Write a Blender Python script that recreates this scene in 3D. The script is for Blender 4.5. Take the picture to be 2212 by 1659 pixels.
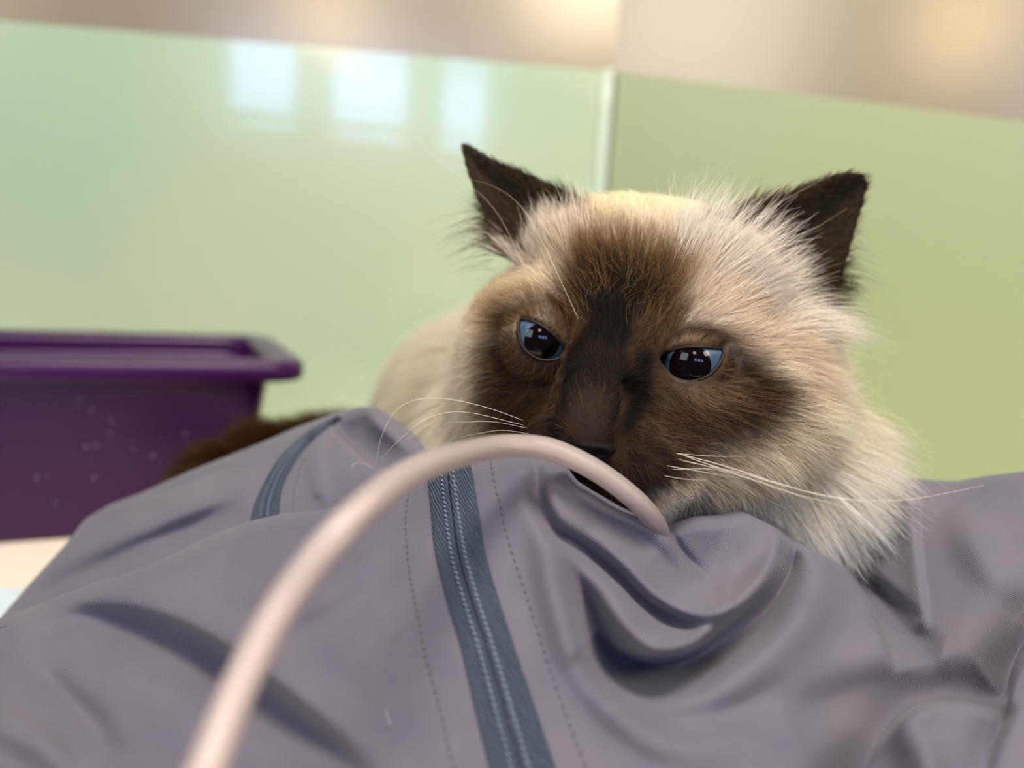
import bpy, bmesh, math, time
import numpy as np
from mathutils import Matrix, Vector
from mathutils.kdtree import KDTree

T0 = time.time()
for o in list(bpy.data.objects):
    bpy.data.objects.remove(o, do_unlink=True)
SC = bpy.context.scene
COL = SC.collection
RNG = np.random.default_rng(7)

# ------------------------------------------------------------------ camera
W, H, FPX = 2212.0, 1659.0, 1671.0
CX, CY = W / 2, H / 2
CAM = np.array([0.0, 0.0, 0.183])
PITCH, ROLL = math.radians(8.0), math.radians(3.5)
_r0 = np.array([1.0, 0, 0])
_u0 = np.array([0, math.sin(PITCH), math.cos(PITCH)])
FW = np.array([0, math.cos(PITCH), -math.sin(PITCH)])
RT = math.cos(ROLL) * _r0 + math.sin(ROLL) * _u0
UP = -math.sin(ROLL) * _r0 + math.cos(ROLL) * _u0
R2W = np.stack([RT, UP, FW], axis=1)            # local (right, up, away) -> world


def PR(px, py, d):
    """photo pixel + distance -> local (right, up, away) metres"""
    px, py, d = np.broadcast_arrays(np.asarray(px, float), np.asarray(py, float), np.asarray(d, float))
    return np.stack([(px - CX) / FPX * d, -(py - CY) / FPX * d, d], axis=-1)


def toW(p):
    return np.asarray(p) @ R2W.T + CAM


def PW(px, py, d):
    return toW(PR(px, py, d))


cam_d = bpy.data.cameras.new('camera')
cam = bpy.data.objects.new('camera', cam_d)
COL.objects.link(cam)
M = Matrix.Identity(4)
for i in range(3):
    M[i][0], M[i][1], M[i][2], M[i][3] = RT[i], UP[i], -FW[i], CAM[i]
cam.matrix_world = M
cam_d.sensor_width = 36.0
cam_d.lens = 36.0 * FPX / W
cam_d.clip_start = 0.005
cam_d.dof.use_dof = True
cam_d.dof.focus_distance = 0.222
APERTURE = 0.0052
cam_d.dof.aperture_fstop = (cam_d.lens / 1000.0) / APERTURE
SC.camera = cam

# ------------------------------------------------------------------ colour management, world, lights
SC.view_settings.view_transform = 'Standard'
SC.view_settings.look = 'None'
SC.view_settings.exposure = -0.06
SC.view_settings.gamma = 1.0
SC.view_settings.use_curve_mapping = False
SC.cycles.use_denoising = True
SC.cycles.use_adaptive_sampling = True
SC.cycles.adaptive_threshold = 0.04
SC.cycles.max_bounces = 7
SC.cycles.diffuse_bounces = 4
SC.cycles.transmission_bounces = 6
SC.cycles.transparent_max_bounces = 10
try:
    SC.cycles_curves.shape = 'RIBBONS'
    SC.cycles_curves.subdivisions = 1
except Exception:
    pass


def lin(h, a=1.0):
    h = h.lstrip('#')
    c = [int(h[i:i + 2], 16) / 255 for i in (0, 2, 4)]
    return tuple([(x / 12.92 if x <= 0.04045 else ((x + 0.055) / 1.055) ** 2.4) for x in c] + [a])


world = bpy.data.worlds.new('world')
SC.world = world
world.use_nodes = True
world.node_tree.nodes['Background'].inputs['Color'].default_value = (0.93, 0.95, 1.0, 1)
world.node_tree.nodes['Background'].inputs['Strength'].default_value = 0.11


def area(name, loc, target, sx, sy, power, color):
    l = bpy.data.lights.new(name, 'AREA')
    l.shape = 'RECTANGLE'
    l.size, l.size_y = sx, sy
    l.energy = power
    l.color = color
    o = bpy.data.objects.new(name, l)
    COL.objects.link(o)
    o.location = loc
    d = Vector(target) - Vector(loc)
    o.rotation_euler = d.to_track_quat('-Z', 'Y').to_euler()
    return o


area('ceiling_and_fill_light', (0.12, -0.12, 1.35), (0.06, 0.28, 0.1), 0.5, 0.4, 22, (1.0, 0.92, 0.81))
area('ceiling_and_fill_light', (0.85, -0.75, 1.2), (0.1, 0.3, 0.1), 0.5, 0.4, 9, (1.0, 0.92, 0.81))  # added fill from the front right to brighten the cat's ruff
area('window_daylight', (-1.5, -1.3, 1.3), (0.05, 0.3, 0.1), 1.0, 1.0, 17, (0.88, 0.94, 1.0))

# ------------------------------------------------------------------ helpers
MATS = {}


def mat(name, color=(0.5, 0.5, 0.5, 1), rough=0.5, metallic=0.0, spec=0.5, **kw):
    m = bpy.data.materials.new(name)
    m.use_nodes = True
    b = m.node_tree.nodes['Principled BSDF']
    b.inputs['Base Color'].default_value = color
    b.inputs['Roughness'].default_value = rough
    b.inputs['Metallic'].default_value = metallic
    b.inputs['Specular IOR Level'].default_value = spec
    for k, v in kw.items():
        b.inputs[k.replace('_', ' ')].default_value = v
    MATS[name] = m
    return m


def nd(m, t, **kw):
    n = m.node_tree.nodes.new(t)
    for k, v in kw.items():
        setattr(n, k, v)
    return n


def lk(m, a, b):
    m.node_tree.links.new(a, b)


def bsdf(m):
    return m.node_tree.nodes['Principled BSDF']


def link(o, parent=None):
    COL.objects.link(o)
    if parent is not None:
        o.parent = parent
    return o


def tag(o, label=None, cat=None, group=None, kind=None):
    if label:
        o['label'] = label
    if cat:
        o['category'] = cat
    if group:
        o['group'] = group
    if kind:
        o['kind'] = kind
    return o


def mesh_np(name, verts, faces, material=None, parent=None, smooth=True, origin=None, uv=None):
    """verts Nx3 world coords; faces Mx4 or Mx3 int array or list"""
    v = np.asarray(verts, float)
    off = np.zeros(3) if origin is None else np.asarray(origin, float)
    if parent is not None and origin is None:
        off = np.array(parent.get('_abs', (0, 0, 0)), float)
    me = bpy.data.meshes.new(name)
    if isinstance(faces, np.ndarray):
        k = faces.shape[1]
        me.vertices.add(len(v))
        me.vertices.foreach_set('co', (v - off).astype(np.float32).ravel())
        me.loops.add(faces.size)
        me.loops.foreach_set('vertex_index', faces.astype(np.int32).ravel())
        me.polygons.add(len(faces))
        me.polygons.foreach_set('loop_start', np.arange(0, faces.size, k, dtype=np.int32))
        try:
            me.polygons.foreach_set('loop_total', np.full(len(faces), k, dtype=np.int32))
        except Exception:
            pass
        me.update(calc_edges=True)
    else:
        me.from_pydata([tuple(p) for p in (v - off)], [], faces)
        me.update()
    if uv is not None:
        lay = me.uv_layers.new(name='UVMap')
        li = np.empty(len(me.loops), np.int32)
        me.loops.foreach_get('vertex_index', li)
        lay.data.foreach_set('uv', np.asarray(uv, np.float32)[li].ravel())
    if smooth:
        me.polygons.foreach_set('use_smooth', np.ones(len(me.polygons), bool))
    if material:
        me.materials.append(material)
    o = bpy.data.objects.new(name, me)
    link(o, parent)
    if origin is not None:
        o['_abs'] = [float(x) for x in off]
        o.location = off
    elif parent is not None:
        o['_abs'] = [float(x) for x in off]
    return o


def grid_faces(nr, nc, closed_c=False):
    r = np.arange(nr - 1)
    c = np.arange(nc if closed_c else nc - 1)
    R, C = np.meshgrid(r, c, indexing='ij')
    C2 = (C + 1) % nc
    return np.stack([R * nc + C, R * nc + C2, (R + 1) * nc + C2, (R + 1) * nc + C], -1).reshape(-1, 4)


def catmull(pts, n, w=None):
    """Catmull-Rom through pts (k x m) -> n samples uniform in chord length"""
    P = np.asarray(pts, float)
    P = np.vstack([2 * P[0] - P[1], P, 2 * P[-1] - P[-2]])
    out = []
    for i in range(1, len(P) - 2):
        t = np.linspace(0, 1, 24, endpoint=False)[:, None]
        a, b, c, d = P[i - 1], P[i], P[i + 1], P[i + 2]
        out.append(0.5 * ((2 * b) + (-a + c) * t + (2 * a - 5 * b + 4 * c - d) * t ** 2 + (-a + 3 * b - 3 * c + d) * t ** 3))
    Q = np.vstack(out + [P[-2][None]])
    s = np.r_[0, np.cumsum(np.linalg.norm(np.diff(Q[:, :3], axis=0), axis=1))]
    u = np.linspace(0, s[-1], n)
    return np.stack([np.interp(u, s, Q[:, k]) for k in range(Q.shape[1])], 1)


def frames(P):
    Tn = np.gradient(P, axis=0)
    Tn /= np.linalg.norm(Tn, axis=1)[:, None] + 1e-12
    N = np.zeros_like(P)
    ref = np.array([0.3, 0.2, 0.93])
    n0 = ref - Tn[0] * (ref @ Tn[0])
    for i in range(len(P)):
        n0 = n0 - Tn[i] * (n0 @ Tn[i])
        n0 /= np.linalg.norm(n0)
        N[i] = n0
    B = np.cross(Tn, N)
    return Tn, N, B


def tube_mesh(P, r, nseg=16, cap=True):
    P = np.asarray(P, float)
    r = np.broadcast_to(np.asarray(r, float), (len(P),))
    _, N, B = frames(P)
    a = np.linspace(0, 2 * np.pi, nseg, endpoint=False)
    V = P[:, None] + r[:, None, None] * (np.cos(a)[None, :, None] * N[:, None] + np.sin(a)[None, :, None] * B[:, None])
    F = [tuple(f) for f in grid_faces(len(P), nseg, True)]
    if cap:
        F.append(tuple(range(nseg - 1, -1, -1)))
        F.append(tuple(range((len(P) - 1) * nseg, len(P) * nseg)))
    return V.reshape(-1, 3), F


def sstep(a, b, x):
    t = np.clip((x - a) / (b - a), 0, 1)
    return t * t * (3 - 2 * t)


# ------------------------------------------------------------------ the cage: walls, cove ceiling, floor
def structure(o):
    return tag(o, kind='structure')


pL, pC, pR = PW(0, 45, .743), PW(1325, 155, .85), PW(2212, 262, .70)
dL = (pL - pC); dL /= np.linalg.norm(dL[:2])
dR = (pR - pC); dR /= np.linalg.norm(dR[:2])
pL2 = pC + dL * 1.0
pR2 = pC + dR * 0.62

m_wall = mat('green_panel', lin('b4d2a6'), rough=.20, spec=.6)
b = bsdf(m_wall)
b.inputs['Coat Weight'].default_value = .8
b.inputs['Coat Roughness'].default_value = .06
tc_ = nd(m_wall, 'ShaderNodeTexCoord')
mp = nd(m_wall, 'ShaderNodeMapping'); mp.inputs['Scale'].default_value = (2.0, 2.0, 150.0)
nz = nd(m_wall, 'ShaderNodeTexNoise'); nz.inputs['Scale'].default_value = 1.0; nz.inputs['Detail'].default_value = 3
bp = nd(m_wall, 'ShaderNodeBump'); bp.inputs['Strength'].default_value = .10; bp.inputs['Distance'].default_value = .002
lk(m_wall, tc_.outputs['Object'], mp.inputs['Vector']); lk(m_wall, mp.outputs['Vector'], nz.inputs['Vector'])
lk(m_wall, nz.outputs['Fac'], bp.inputs['Height']); lk(m_wall, bp.outputs['Normal'], b.inputs['Coat Normal'])
n2 = nd(m_wall, 'ShaderNodeTexNoise'); n2.inputs['Scale'].default_value = 3.0
r2 = nd(m_wall, 'ShaderNodeValToRGB')
r2.color_ramp.elements[0].position = .35; r2.color_ramp.elements[0].color = lin('b2c8ab')
r2.color_ramp.elements[1].position = .7; r2.color_ramp.elements[1].color = lin('bfcdae')
lk(m_wall, tc_.outputs['Object'], n2.inputs['Vector']); lk(m_wall, n2.outputs['Fac'], r2.inputs['Fac']); lk(m_wall, r2.outputs['Color'], b.inputs['Base Color'])

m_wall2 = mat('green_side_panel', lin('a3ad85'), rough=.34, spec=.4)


def vert_panel(name, a, bq, thick, m):
    """vertical slab from a to b (world, top points), standing on the floor; thickness away from the camera"""
    d = (bq - a)[:2]; d = d / np.linalg.norm(d)
    nrm = np.array([-d[1], d[0]])
    if nrm @ ((a + bq)[:2] / 2) < 0:
        nrm = -nrm
    o3 = np.array([nrm[0], nrm[1], 0]) * thick
    vs = [(a[0], a[1], 0), (bq[0], bq[1], 0), tuple(bq), tuple(a)]
    vs = [np.array(v) for v in vs]
    V = vs + [v + o3 for v in vs]
    F = [(0, 1, 2, 3), (7, 6, 5, 4), (0, 4, 5, 1), (1, 5, 6, 2), (2, 6, 7, 3), (3, 7, 4, 0)]
    return mesh_np(name, V, F, m, smooth=False, origin=vs[0])


structure(vert_panel('wall_back', pL2, pC, .01, m_wall))
structure(vert_panel('wall_right', pC + np.array([.004, -.002, 0]), pR2, .01, m_wall2))

# highlight along the rounded wall corner, put in as a pale rounded strip
m_highlight = mat('corner_highlight', lin('d7e4d4'), rough=.16, spec=.7)
zz = np.linspace(0, pC[2], 12)
cor = np.stack([np.full(12, pC[0] - .006), np.full(12, pC[1] - .004), zz], 1)
V, F = tube_mesh(cor, .0065, 16)
structure(mesh_np('highlight_strip_1', V, F, m_highlight, origin=cor[0]))

m_ceil = mat('brushed_beige_upper_panel', lin('a29680'), rough=.24, metallic=.30)
up_dir = np.array([0, 0, .35])
rows = []
for t in (0.0, 0.35, 0.7, 1.0):
    for q in (pL2, pC, pR2):
        rows.append(q + up_dir * t)
V = np.array(rows)
V2 = V + np.array([0, .012, .012])
Fg_ = [tuple(f) for f in grid_faces(4, 3)]
Fg2 = [tuple(x + 12 for x in f[::-1]) for f in Fg_]
rim = [0, 1, 2, 5, 8, 11, 10, 9, 6, 3]
side = [(rim[k], rim[(k + 1) % 10], rim[(k + 1) % 10] + 12, rim[k] + 12) for k in range(10)]
structure(mesh_np('wall_upper', np.vstack([V, V2]), Fg_ + Fg2 + side, m_ceil, smooth=False, origin=V[0]))

m_floor = mat('cream_cage_floor', lin('f4e6d2'), rough=.7, spec=.2)
V = [(-.95, -.05, 0), (.8, -.05, 0), (.8, 1.05, 0), (-.95, 1.05, 0)]
V = V + [(x, y, -.02) for x, y, _ in V]
structure(mesh_np('floor', V, [(0, 1, 2, 3), (7, 6, 5, 4), (0, 4, 5, 1), (1, 5, 6, 2), (2, 6, 7, 3), (3, 7, 4, 0)], m_floor, smooth=False, origin=(0, .4, 0)))


def on_floor(px, py, z=0.0):
    r = PW(px, py, 1.0) - CAM
    return CAM + r * ((z - CAM[2]) / r[2])


# thin pale blue absorbent pad in front of the tray
m_pad = mat('blue_absorbent_pad', lin('dcebf0'), rough=.75, spec=.2)
tcp = nd(m_pad, 'ShaderNodeTexCoord')
vo = nd(m_pad, 'ShaderNodeTexVoronoi'); vo.inputs['Scale'].default_value = 60
bpp = nd(m_pad, 'ShaderNodeBump'); bpp.inputs['Strength'].default_value = .5; bpp.inputs['Distance'].default_value = .003
lk(m_pad, tcp.outputs['Object'], vo.inputs['Vector']); lk(m_pad, vo.outputs['Distance'], bpp.inputs['Height']); lk(m_pad, bpp.outputs['Normal'], bsdf(m_pad).inputs['Normal'])
e0, e1 = on_floor(-250, 1255), on_floor(330, 1290)
n = 40
us = np.linspace(0, 1, n); vs_ = np.linspace(0, 1, 22)
U_, V_ = np.meshgrid(us, vs_)
edge = e0[None] * (1 - us[:, None]) + e1[None] * us[:, None]
Xp = edge[None, :, 0] + 0 * V_
Yp = edge[None, :, 1] - .24 * V_
Zp = .0022 + .0012 * np.sin(Xp * 90) * np.sin(Yp * 75 + 1) + .001 * np.sin(Xp * 37 + Yp * 50)
Zp = np.where(V_ == 0, .0004, Zp)
top = np.stack([Xp, Yp, Zp], -1).reshape(-1, 3)
bot = top.copy(); bot[:, 2] = .0003
Fp = grid_faces(22, n)
pad = mesh_np('absorbent_pad', np.vstack([top, bot]), np.vstack([Fp[:, ::-1], Fp + len(top)]), m_pad, origin=np.array([top[:, 0].mean(), top[:, 1].mean(), 0]))
tag(pad, 'pale blue absorbent pad on the cream floor beside the grey garment', 'pad')

# ------------------------------------------------------------------ the room behind the viewer: windows and lamps that the glossy panels mirror
wn = np.array([-dL[1], dL[0], 0]); wn /= np.linalg.norm(wn)


def mirror_ray(px, py, p0, nrm):
    r = PW(px, py, 1.0) - CAM
    t = ((p0 - CAM) @ nrm) / (r @ nrm)
    h = CAM + r * t
    rr_ = r - 2 * (r @ nrm) * nrm
    return h, rr_ / np.linalg.norm(rr_)


def emit(name, color, strength):
    m = bpy.data.materials.new(name); m.use_nodes = True
    nt = m.node_tree
    b_ = nt.nodes['Principled BSDF']
    b_.inputs['Base Color'].default_value = (0, 0, 0, 1)
    b_.inputs['Emission Color'].default_value = color
    b_.inputs['Emission Strength'].default_value = strength
    return m


m_sky = emit('window_daylight_glass', (.40, .53, 1.0, 1), 13.0)
m_frame = mat('window_frame_white', lin('d8d6d0'), rough=.5)
YW = -2.2
for k, (x0, y0, x1, y1) in enumerate([(500, 48, 632, 235), (722, 100, 872, 268), (958, 142, 1042, 310)]):
    cs = []
    for (a_, b_) in ((x0, y0), (x1, y0), (x1, y1), (x0, y1)):
        h, r = mirror_ray(a_, b_, pC, wn)
        t = (YW - h[1]) / r[1]
        cs.append(h + r * t)
    cs = np.array(cs)
    lo, hi = cs.min(0), cs.max(0)
    q = [(lo[0], YW, lo[2]), (hi[0], YW, lo[2]), (hi[0], YW, hi[2]), (lo[0], YW, hi[2])]
    win = mesh_np('window_%d' % (k + 1), q, [(3, 2, 1, 0)], m_sky, smooth=False, origin=q[0])
    structure(win)
    fr = .05
    bars = []
    for (ax0, az0, ax1, az1) in ((lo[0] - fr, lo[2] - fr, hi[0] + fr, lo[2]), (lo[0] - fr, hi[2], hi[0] + fr, hi[2] + fr), (lo[0] - fr, lo[2], lo[0], hi[2]), (hi[0], lo[2], hi[0] + fr, hi[2])):
        bars.append((ax0, az0, ax1, az1))
    VV, FF = [], []
    for (a0, b0, a1, b1) in bars:
        s_ = len(VV)
        VV += [(a0, YW - .02, b0), (a1, YW - .02, b0), (a1, YW - .02, b1), (a0, YW - .02, b1), (a0, YW + .04, b0), (a1, YW + .04, b0), (a1, YW + .04, b1), (a0, YW + .04, b1)]
        FF += [tuple(s_ + i for i in f) for f in [(0, 1, 2, 3), (7, 6, 5, 4), (0, 4, 5, 1), (1, 5, 6, 2), (2, 6, 7, 3), (3, 7, 4, 0)]]
    mesh_np('window_frame', VV, FF, m_frame, parent=win, smooth=False)

cn = np.cross(pC - pL, up_dir); cn /= np.linalg.norm(cn)
cn2 = np.cross(pR - pC, up_dir); cn2 /= np.linalg.norm(cn2)
m_lamp = emit('warm_lamp_glass', (1.0, .84, .58, 1), 12.0)
m_lampring = mat('lamp_ring_white', lin('e2ddd2'), rough=.4)
LAMPS = [(1370, 40, .030, pC, cn2, 'small round warm ceiling lamp left of the larger lamp'), (2085, 52, .10, pC, cn2, 'large round warm ceiling lamp mirrored in the upper panel')]
for (px, py, rad, p0, nr, lab) in LAMPS:
    h, r = mirror_ray(px, py, p0, nr)
    c = h + r * 1.35
    ex = np.cross(r, [0, 0, 1.0]); ex /= np.linalg.norm(ex)
    ey = np.cross(r, ex)
    th = np.linspace(0, 2 * np.pi, 32, endpoint=False)
    ring = c + rad * (np.cos(th)[:, None] * ex + np.sin(th)[:, None] * ey)
    V = np.vstack([ring, [c - r * rad * .25]])
    lamp = mesh_np('ceiling_lamp', V, [(i, (i + 1) % 32, 32) for i in range(32)], m_lamp, origin=c)
    tag(lamp, lab, 'lamp', 'ceiling lamps of the room')
    loop = np.vstack([ring, ring[:1]])
    Vt, Ft = tube_mesh(loop, rad * .08, 8, cap=False)
    mesh_np('lamp_ring', Vt, Ft, m_lampring, parent=lamp)

# ------------------------------------------------------------------ purple plastic tray
m_pan = mat('purple_plastic', lin('3a0f44'), rough=.32, spec=.32)
bsdf(m_pan).inputs['Subsurface Weight'].default_value = .0
tp = nd(m_pan, 'ShaderNodeTexCoord')
tn_ = nd(m_pan, 'ShaderNodeTexNoise'); tn_.inputs['Scale'].default_value = 14; tn_.inputs['Detail'].default_value = 3
trp = nd(m_pan, 'ShaderNodeMapRange'); trp.inputs['To Min'].default_value = .22; trp.inputs['To Max'].default_value = .42
lk(m_pan, tp.outputs['Object'], tn_.inputs['Vector']); lk(m_pan, tn_.outputs['Fac'], trp.inputs['Value']); lk(m_pan, trp.outputs['Result'], bsdf(m_pan).inputs['Roughness'])
ang = math.radians(25)
e_l = np.array([-math.cos(ang), -math.sin(ang), 0]); e_b = np.array([-math.sin(ang), math.cos(ang), 0])
corner = PW(668, 783, .50)
hz_ = corner[2]
PL_, PWD = .40, .190
base_c = np.array([corner[0], corner[1], 0]) + e_l * PL_ / 2 + e_b * PWD / 2


def rrect(inset, z, r=.022, n=8):
    hx, hy = PL_ / 2 - inset, PWD / 2 - inset
    r = max(r - inset * .3, .008)
    pts = []
    for (sx, sy, a0) in ((1, 1, 0), (-1, 1, 90), (-1, -1, 180), (1, -1, 270)):
        for k in range(n + 1):
            a_ = math.radians(a0 + 90 * k / n)
            pts.append(((hx - r) * sx + r * math.cos(a_), (hy - r) * sy + r * math.sin(a_)))
    P = np.array(pts)
    return base_c + P[:, :1] * (-e_l) + P[:, 1:] * e_b + np.array([0, 0, z])


def lofted(name, prof, m, parent, close_start=False, close_end=False):
    L_ = [rrect(i, z) for i, z in prof]
    nn_ = len(L_[0])
    F = [tuple(f) for f in grid_faces(len(L_), nn_, True)]
    if close_start:
        F.append(tuple(range(nn_ - 1, -1, -1)))
    if close_end:
        F.append(tuple(range((len(L_) - 1) * nn_, len(L_) * nn_)))
    return mesh_np(name, np.vstack(L_), F, m, parent=parent)


tray = bpy.data.objects.new('plastic_tray', None); link(tray); tray.location = base_c; tray['_abs'] = [float(x) for x in base_c]
tag(tray, 'dark purple plastic litter tray with a wide rim against the green wall', 'tray')
hh = hz_
lofted('tray_body', [(.045, .0005), (.040, .001), (.037, .004), (.021, hh - .016), (.019, hh - .012), (.022, hh - .011), (.024, hh - .016), (.040, .006), (.045, .004)], m_pan, tray, True, True)
lofted('rim', [(.0195, hh - .013), (.003, hh - .0135), (.0005, hh - .012), (0, hh - .008), (.0003, hh - .003), (.002, hh - .0006), (.005, hh), (.016, hh), (.019, hh - .001), (.0215, hh - .004), (.0225, hh - .011), (.0195, hh - .013)], m_pan, tray)

# splashed drops on the front of the tray
m_drop = mat('water_drop', (.6, .55, .65, 1), rough=.05, spec=.8)
bsdf(m_drop).inputs['Transmission Weight'].default_value = .7
fn = e_b + np.array([0, 0, -.16]); fn /= np.linalg.norm(fn)
fp = base_c - e_b * (PWD / 2 - .0215) + np.array([0, 0, hh - .016])
bmd = bmesh.new(); bmesh.ops.create_icosphere(bmd, subdivisions=2, radius=1.0)
dme = bpy.data.meshes.new('water_drop'); bmd.to_mesh(dme); bmd.free(); dme.materials.append(m_drop)
dme.polygons.foreach_set('use_smooth', np.ones(len(dme.polygons), bool))
for k, (px, py) in enumerate([(172, 862), (165, 876), (197, 886), (240, 908), (238, 936), (185, 966), (207, 964), (290, 972), (330, 985), (80, 1032), (102, 1027), (203, 1032), (400, 938), (120, 1085)]):
    r = PW(px, py, 1.0) - CAM
    t = ((fp - CAM) @ fn) / (r @ fn)
    hpt = CAM + r * t
    o = bpy.data.objects.new('water_drop', dme); link(o, tray)
    o.location = hpt - base_c
    o.scale = [(.0007, .0005, .0008), (.0005, .0004, .0006), (.0009, .0005, .0007)][k % 3]

# ------------------------------------------------------------------ the cat: one implicit body, meshed with surface nets
def norm(v):
    v = np.asarray(v, float)
    return v / np.linalg.norm(v)


hf = norm([-0.20, -0.16, -1.0])                       # where the nose points (right, up, away)
hr = np.array([math.cos(math.radians(8.5)), -math.sin(math.radians(8.5)), 0])
hr = norm(hr - hf * (hr @ hf))
hu = np.array([math.sin(math.radians(8.5)), math.cos(math.radians(8.5)), 0])
hu = norm(hu - hf * (hu @ hf) - hr * (hu @ hr))
HAX = np.stack([hr, hu, hf], 1).astype(np.float32)    # columns: head right, up, front
I3 = np.eye(3, dtype=np.float32)


def sd_ell(p, c, r, A):
    q = (p - c.astype(np.float32)) @ A
    r = np.asarray(r, np.float32)
    k0 = np.sqrt(((q / r) ** 2).sum(-1)) + 1e-9
    k1 = np.sqrt(((q / (r * r)) ** 2).sum(-1)) + 1e-9
    return k0 * (k0 - 1) / k1


def sd_cone(p, a, b, ra, rb):
    a = a.astype(np.float32); b = b.astype(np.float32)
    ab = b - a
    t = np.clip(((p - a) @ ab) / (ab @ ab), 0, 1)
    return np.linalg.norm(p - a - t[..., None] * ab, axis=-1) - (ra + (rb - ra) * t)


def smin(a, b, k):
    h = np.clip(0.5 + 0.5 * (b - a) / k, 0, 1)
    return b * (1 - h) + a * h - k * h * (1 - h)


def smax(a, b, k):
    return -smin(-a, -b, k)


def sd_poly(q, poly):
    d = ((q - poly[0]) ** 2).sum(-1)
    s = np.ones(len(q), np.float32)
    n = len(poly)
    j = n - 1
    for i in range(n):
        e = poly[j] - poly[i]
        w = q - poly[i]
        b = w - e * np.clip((w @ e) / (e @ e), 0, 1)[:, None]
        d = np.minimum(d, (b ** 2).sum(-1))
        c1 = q[:, 1] >= poly[i][1]
        c2 = q[:, 1] < poly[j][1]
        c3 = e[0] * w[:, 1] > e[1] * w[:, 0]
        flip = (c1 & c2 & c3) | (~c1 & ~c2 & ~c3)
        s = np.where(flip, -s, s)
        j = i
    return s * np.sqrt(d)


HEAD = [  # px, py, d, radii (right, up, front)
    (1400, 695, .292, (.050, .0445, .058)),
    (1330, 610, .270, (.030, .028, .032)),
    (1465, 645, .270, (.030, .028, .034)),
    (1598, 850, .272, (.026, .032, .034)),            # cheeks
    (1184, 840, .276, (.024, .030, .030)),
    (1420, 880, .268, (.046, .034, .046)),
    (1128, 770, .278, (.021, .030, .030)),             # temples
    (1630, 800, .278, (.026, .027, .032)),
    (1208, 985, .234, (.0125, .013, .015)),            # whisker pads
    (1372, 1000, .228, (.0165, .014, .017)),
    (1330, 1078, .234, (.013, .011, .013)),            # chin
    (1178, 678, .2505, (.015, .010, .015)),             # brows
    (1500, 712, .2465, (.019, .011, .017)),
    (1545, 1010, .298, (.050, .034, .042)),            # ruff under the cheeks
    (1690, 1010, .290, (.026, .030, .026)),
    (1120, 940, .300, (.034, .030, .036)),
]
EYE_R = .0106
EYES = {
    'R': dict(c=PR(1496, 787, .2385), out=[(1424, 772), (1440, 760), (1465, 752), (1495, 749), (1530, 750), (1562, 753), (1563, 768), (1552, 790), (1532, 810), (1508, 821), (1482, 824), (1455, 815), (1436, 798), (1427, 784)]),
    'L': dict(c=PR(1166, 738, .2450), out=[(1119, 700), (1124, 689), (1140, 690), (1163, 699), (1187, 715), (1206, 733), (1219, 750), (1216, 764), (1205, 775), (1187, 779), (1165, 776), (1144, 765), (1128, 746), (1120, 722)]),
}
EARS = {
    'L': dict(p0=PR(992, 306, .284), p1=PR(1062, 545, .272), p2=PR(1275, 445, .262), bowl=.010,
              poly=[(990, 306), (1010, 306), (1060, 336), (1120, 362), (1180, 388), (1240, 416), (1290, 470), (1230, 545), (1140, 580), (1068, 545), (1046, 480), (1020, 410), (1000, 355)]),
    'R': dict(p0=PR(1872, 375, .272), p1=PR(1580, 470, .257), p2=PR(1812, 720, .276), bowl=.013,
              poly=[(1872, 372), (1845, 366), (1790, 376), (1720, 408), (1650, 428), (1590, 448), (1560, 500), (1600, 600), (1700, 700), (1800, 730), (1815, 660), (1828, 590), (1850, 510), (1872, 440), (1880, 400)]),
}
for e in EARS.values():
    n = np.cross(e['p1'] - e['p0'], e['p2'] - e['p0'])
    n = norm(n)
    if n[2] > 0:
        n = -n                                          # towards the viewer
    ex = norm(np.array([1.0, 0, 0]) - n * n[0])
    ey = np.cross(n, ex)
    pts = []
    for (a, b) in e['poly']:
        ray = PR(a, b, 1.0)
        t = ((e['p0'] @ n) / (ray @ n))
        q = ray * t - e['p0']
        pts.append((q @ ex, q @ ey))
    e['n'], e['A'] = n, np.stack([ex, ey, n], 1).astype(np.float32)
    e['P2'] = np.array(pts, np.float32)
for e in EYES.values():
    c = e['c']
    ez = norm(-c)
    ex = norm(np.array([1.0, 0, 0]) - ez * ez[0])
    ey = norm(np.array([0, 1.0, 0]) - ez * ez[1] - ex * ex[1])
    e['A'] = np.stack([ex, ey, ez], 1).astype(np.float32)
    front = c + ez * EYE_R
    pts = []
    for (a, b) in e['out']:
        ray = PR(a, b, 1.0)
        t = (front @ ez) / (ray @ ez)
        q = ray * t - front
        pts.append((q @ ex, q @ ey))
    P2 = np.array(pts)
    P2 = catmull(np.vstack([P2, P2[:1]]), 60)[:-1] if False else P2
    e['P2'] = P2.astype(np.float32)

FLOOR_R = None


def floor_h(p):                                        # height above the cage floor, from local coords
    return (p @ (R2W.T[:, 2]).astype(np.float32)) + CAM[2]


def sd_body(p):
    d = sd_cone(p, PR(1440, 900, .318), PR(1200, 905, .43), .050, .066)
    d = smin(d, sd_cone(p, PR(1170, 915, .43), PR(1050, 900, .58), .066, .076), .03)
    d = smin(d, sd_ell(p, PR(1120, 1040, .50), (.095, .066, .10), I3), .03)
    d = smin(d, sd_cone(p, PR(1330, 1060, .33), PR(1250, 1080, .42), .036, .045), .03)
    tail = [(1000, 960, .62, .022), (820, 950, .57, .016), (680, 968, .50, .0125), (560, 985, .455, .0115), (450, 1030, .425, .010), (390, 1080, .415, .007)]
    for a, b in zip(tail[:-1], tail[1:]):
        d = smin(d, sd_cone(p, PR(*a[:3]), PR(*b[:3]), a[3], b[3]), .01)
    return d


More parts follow.
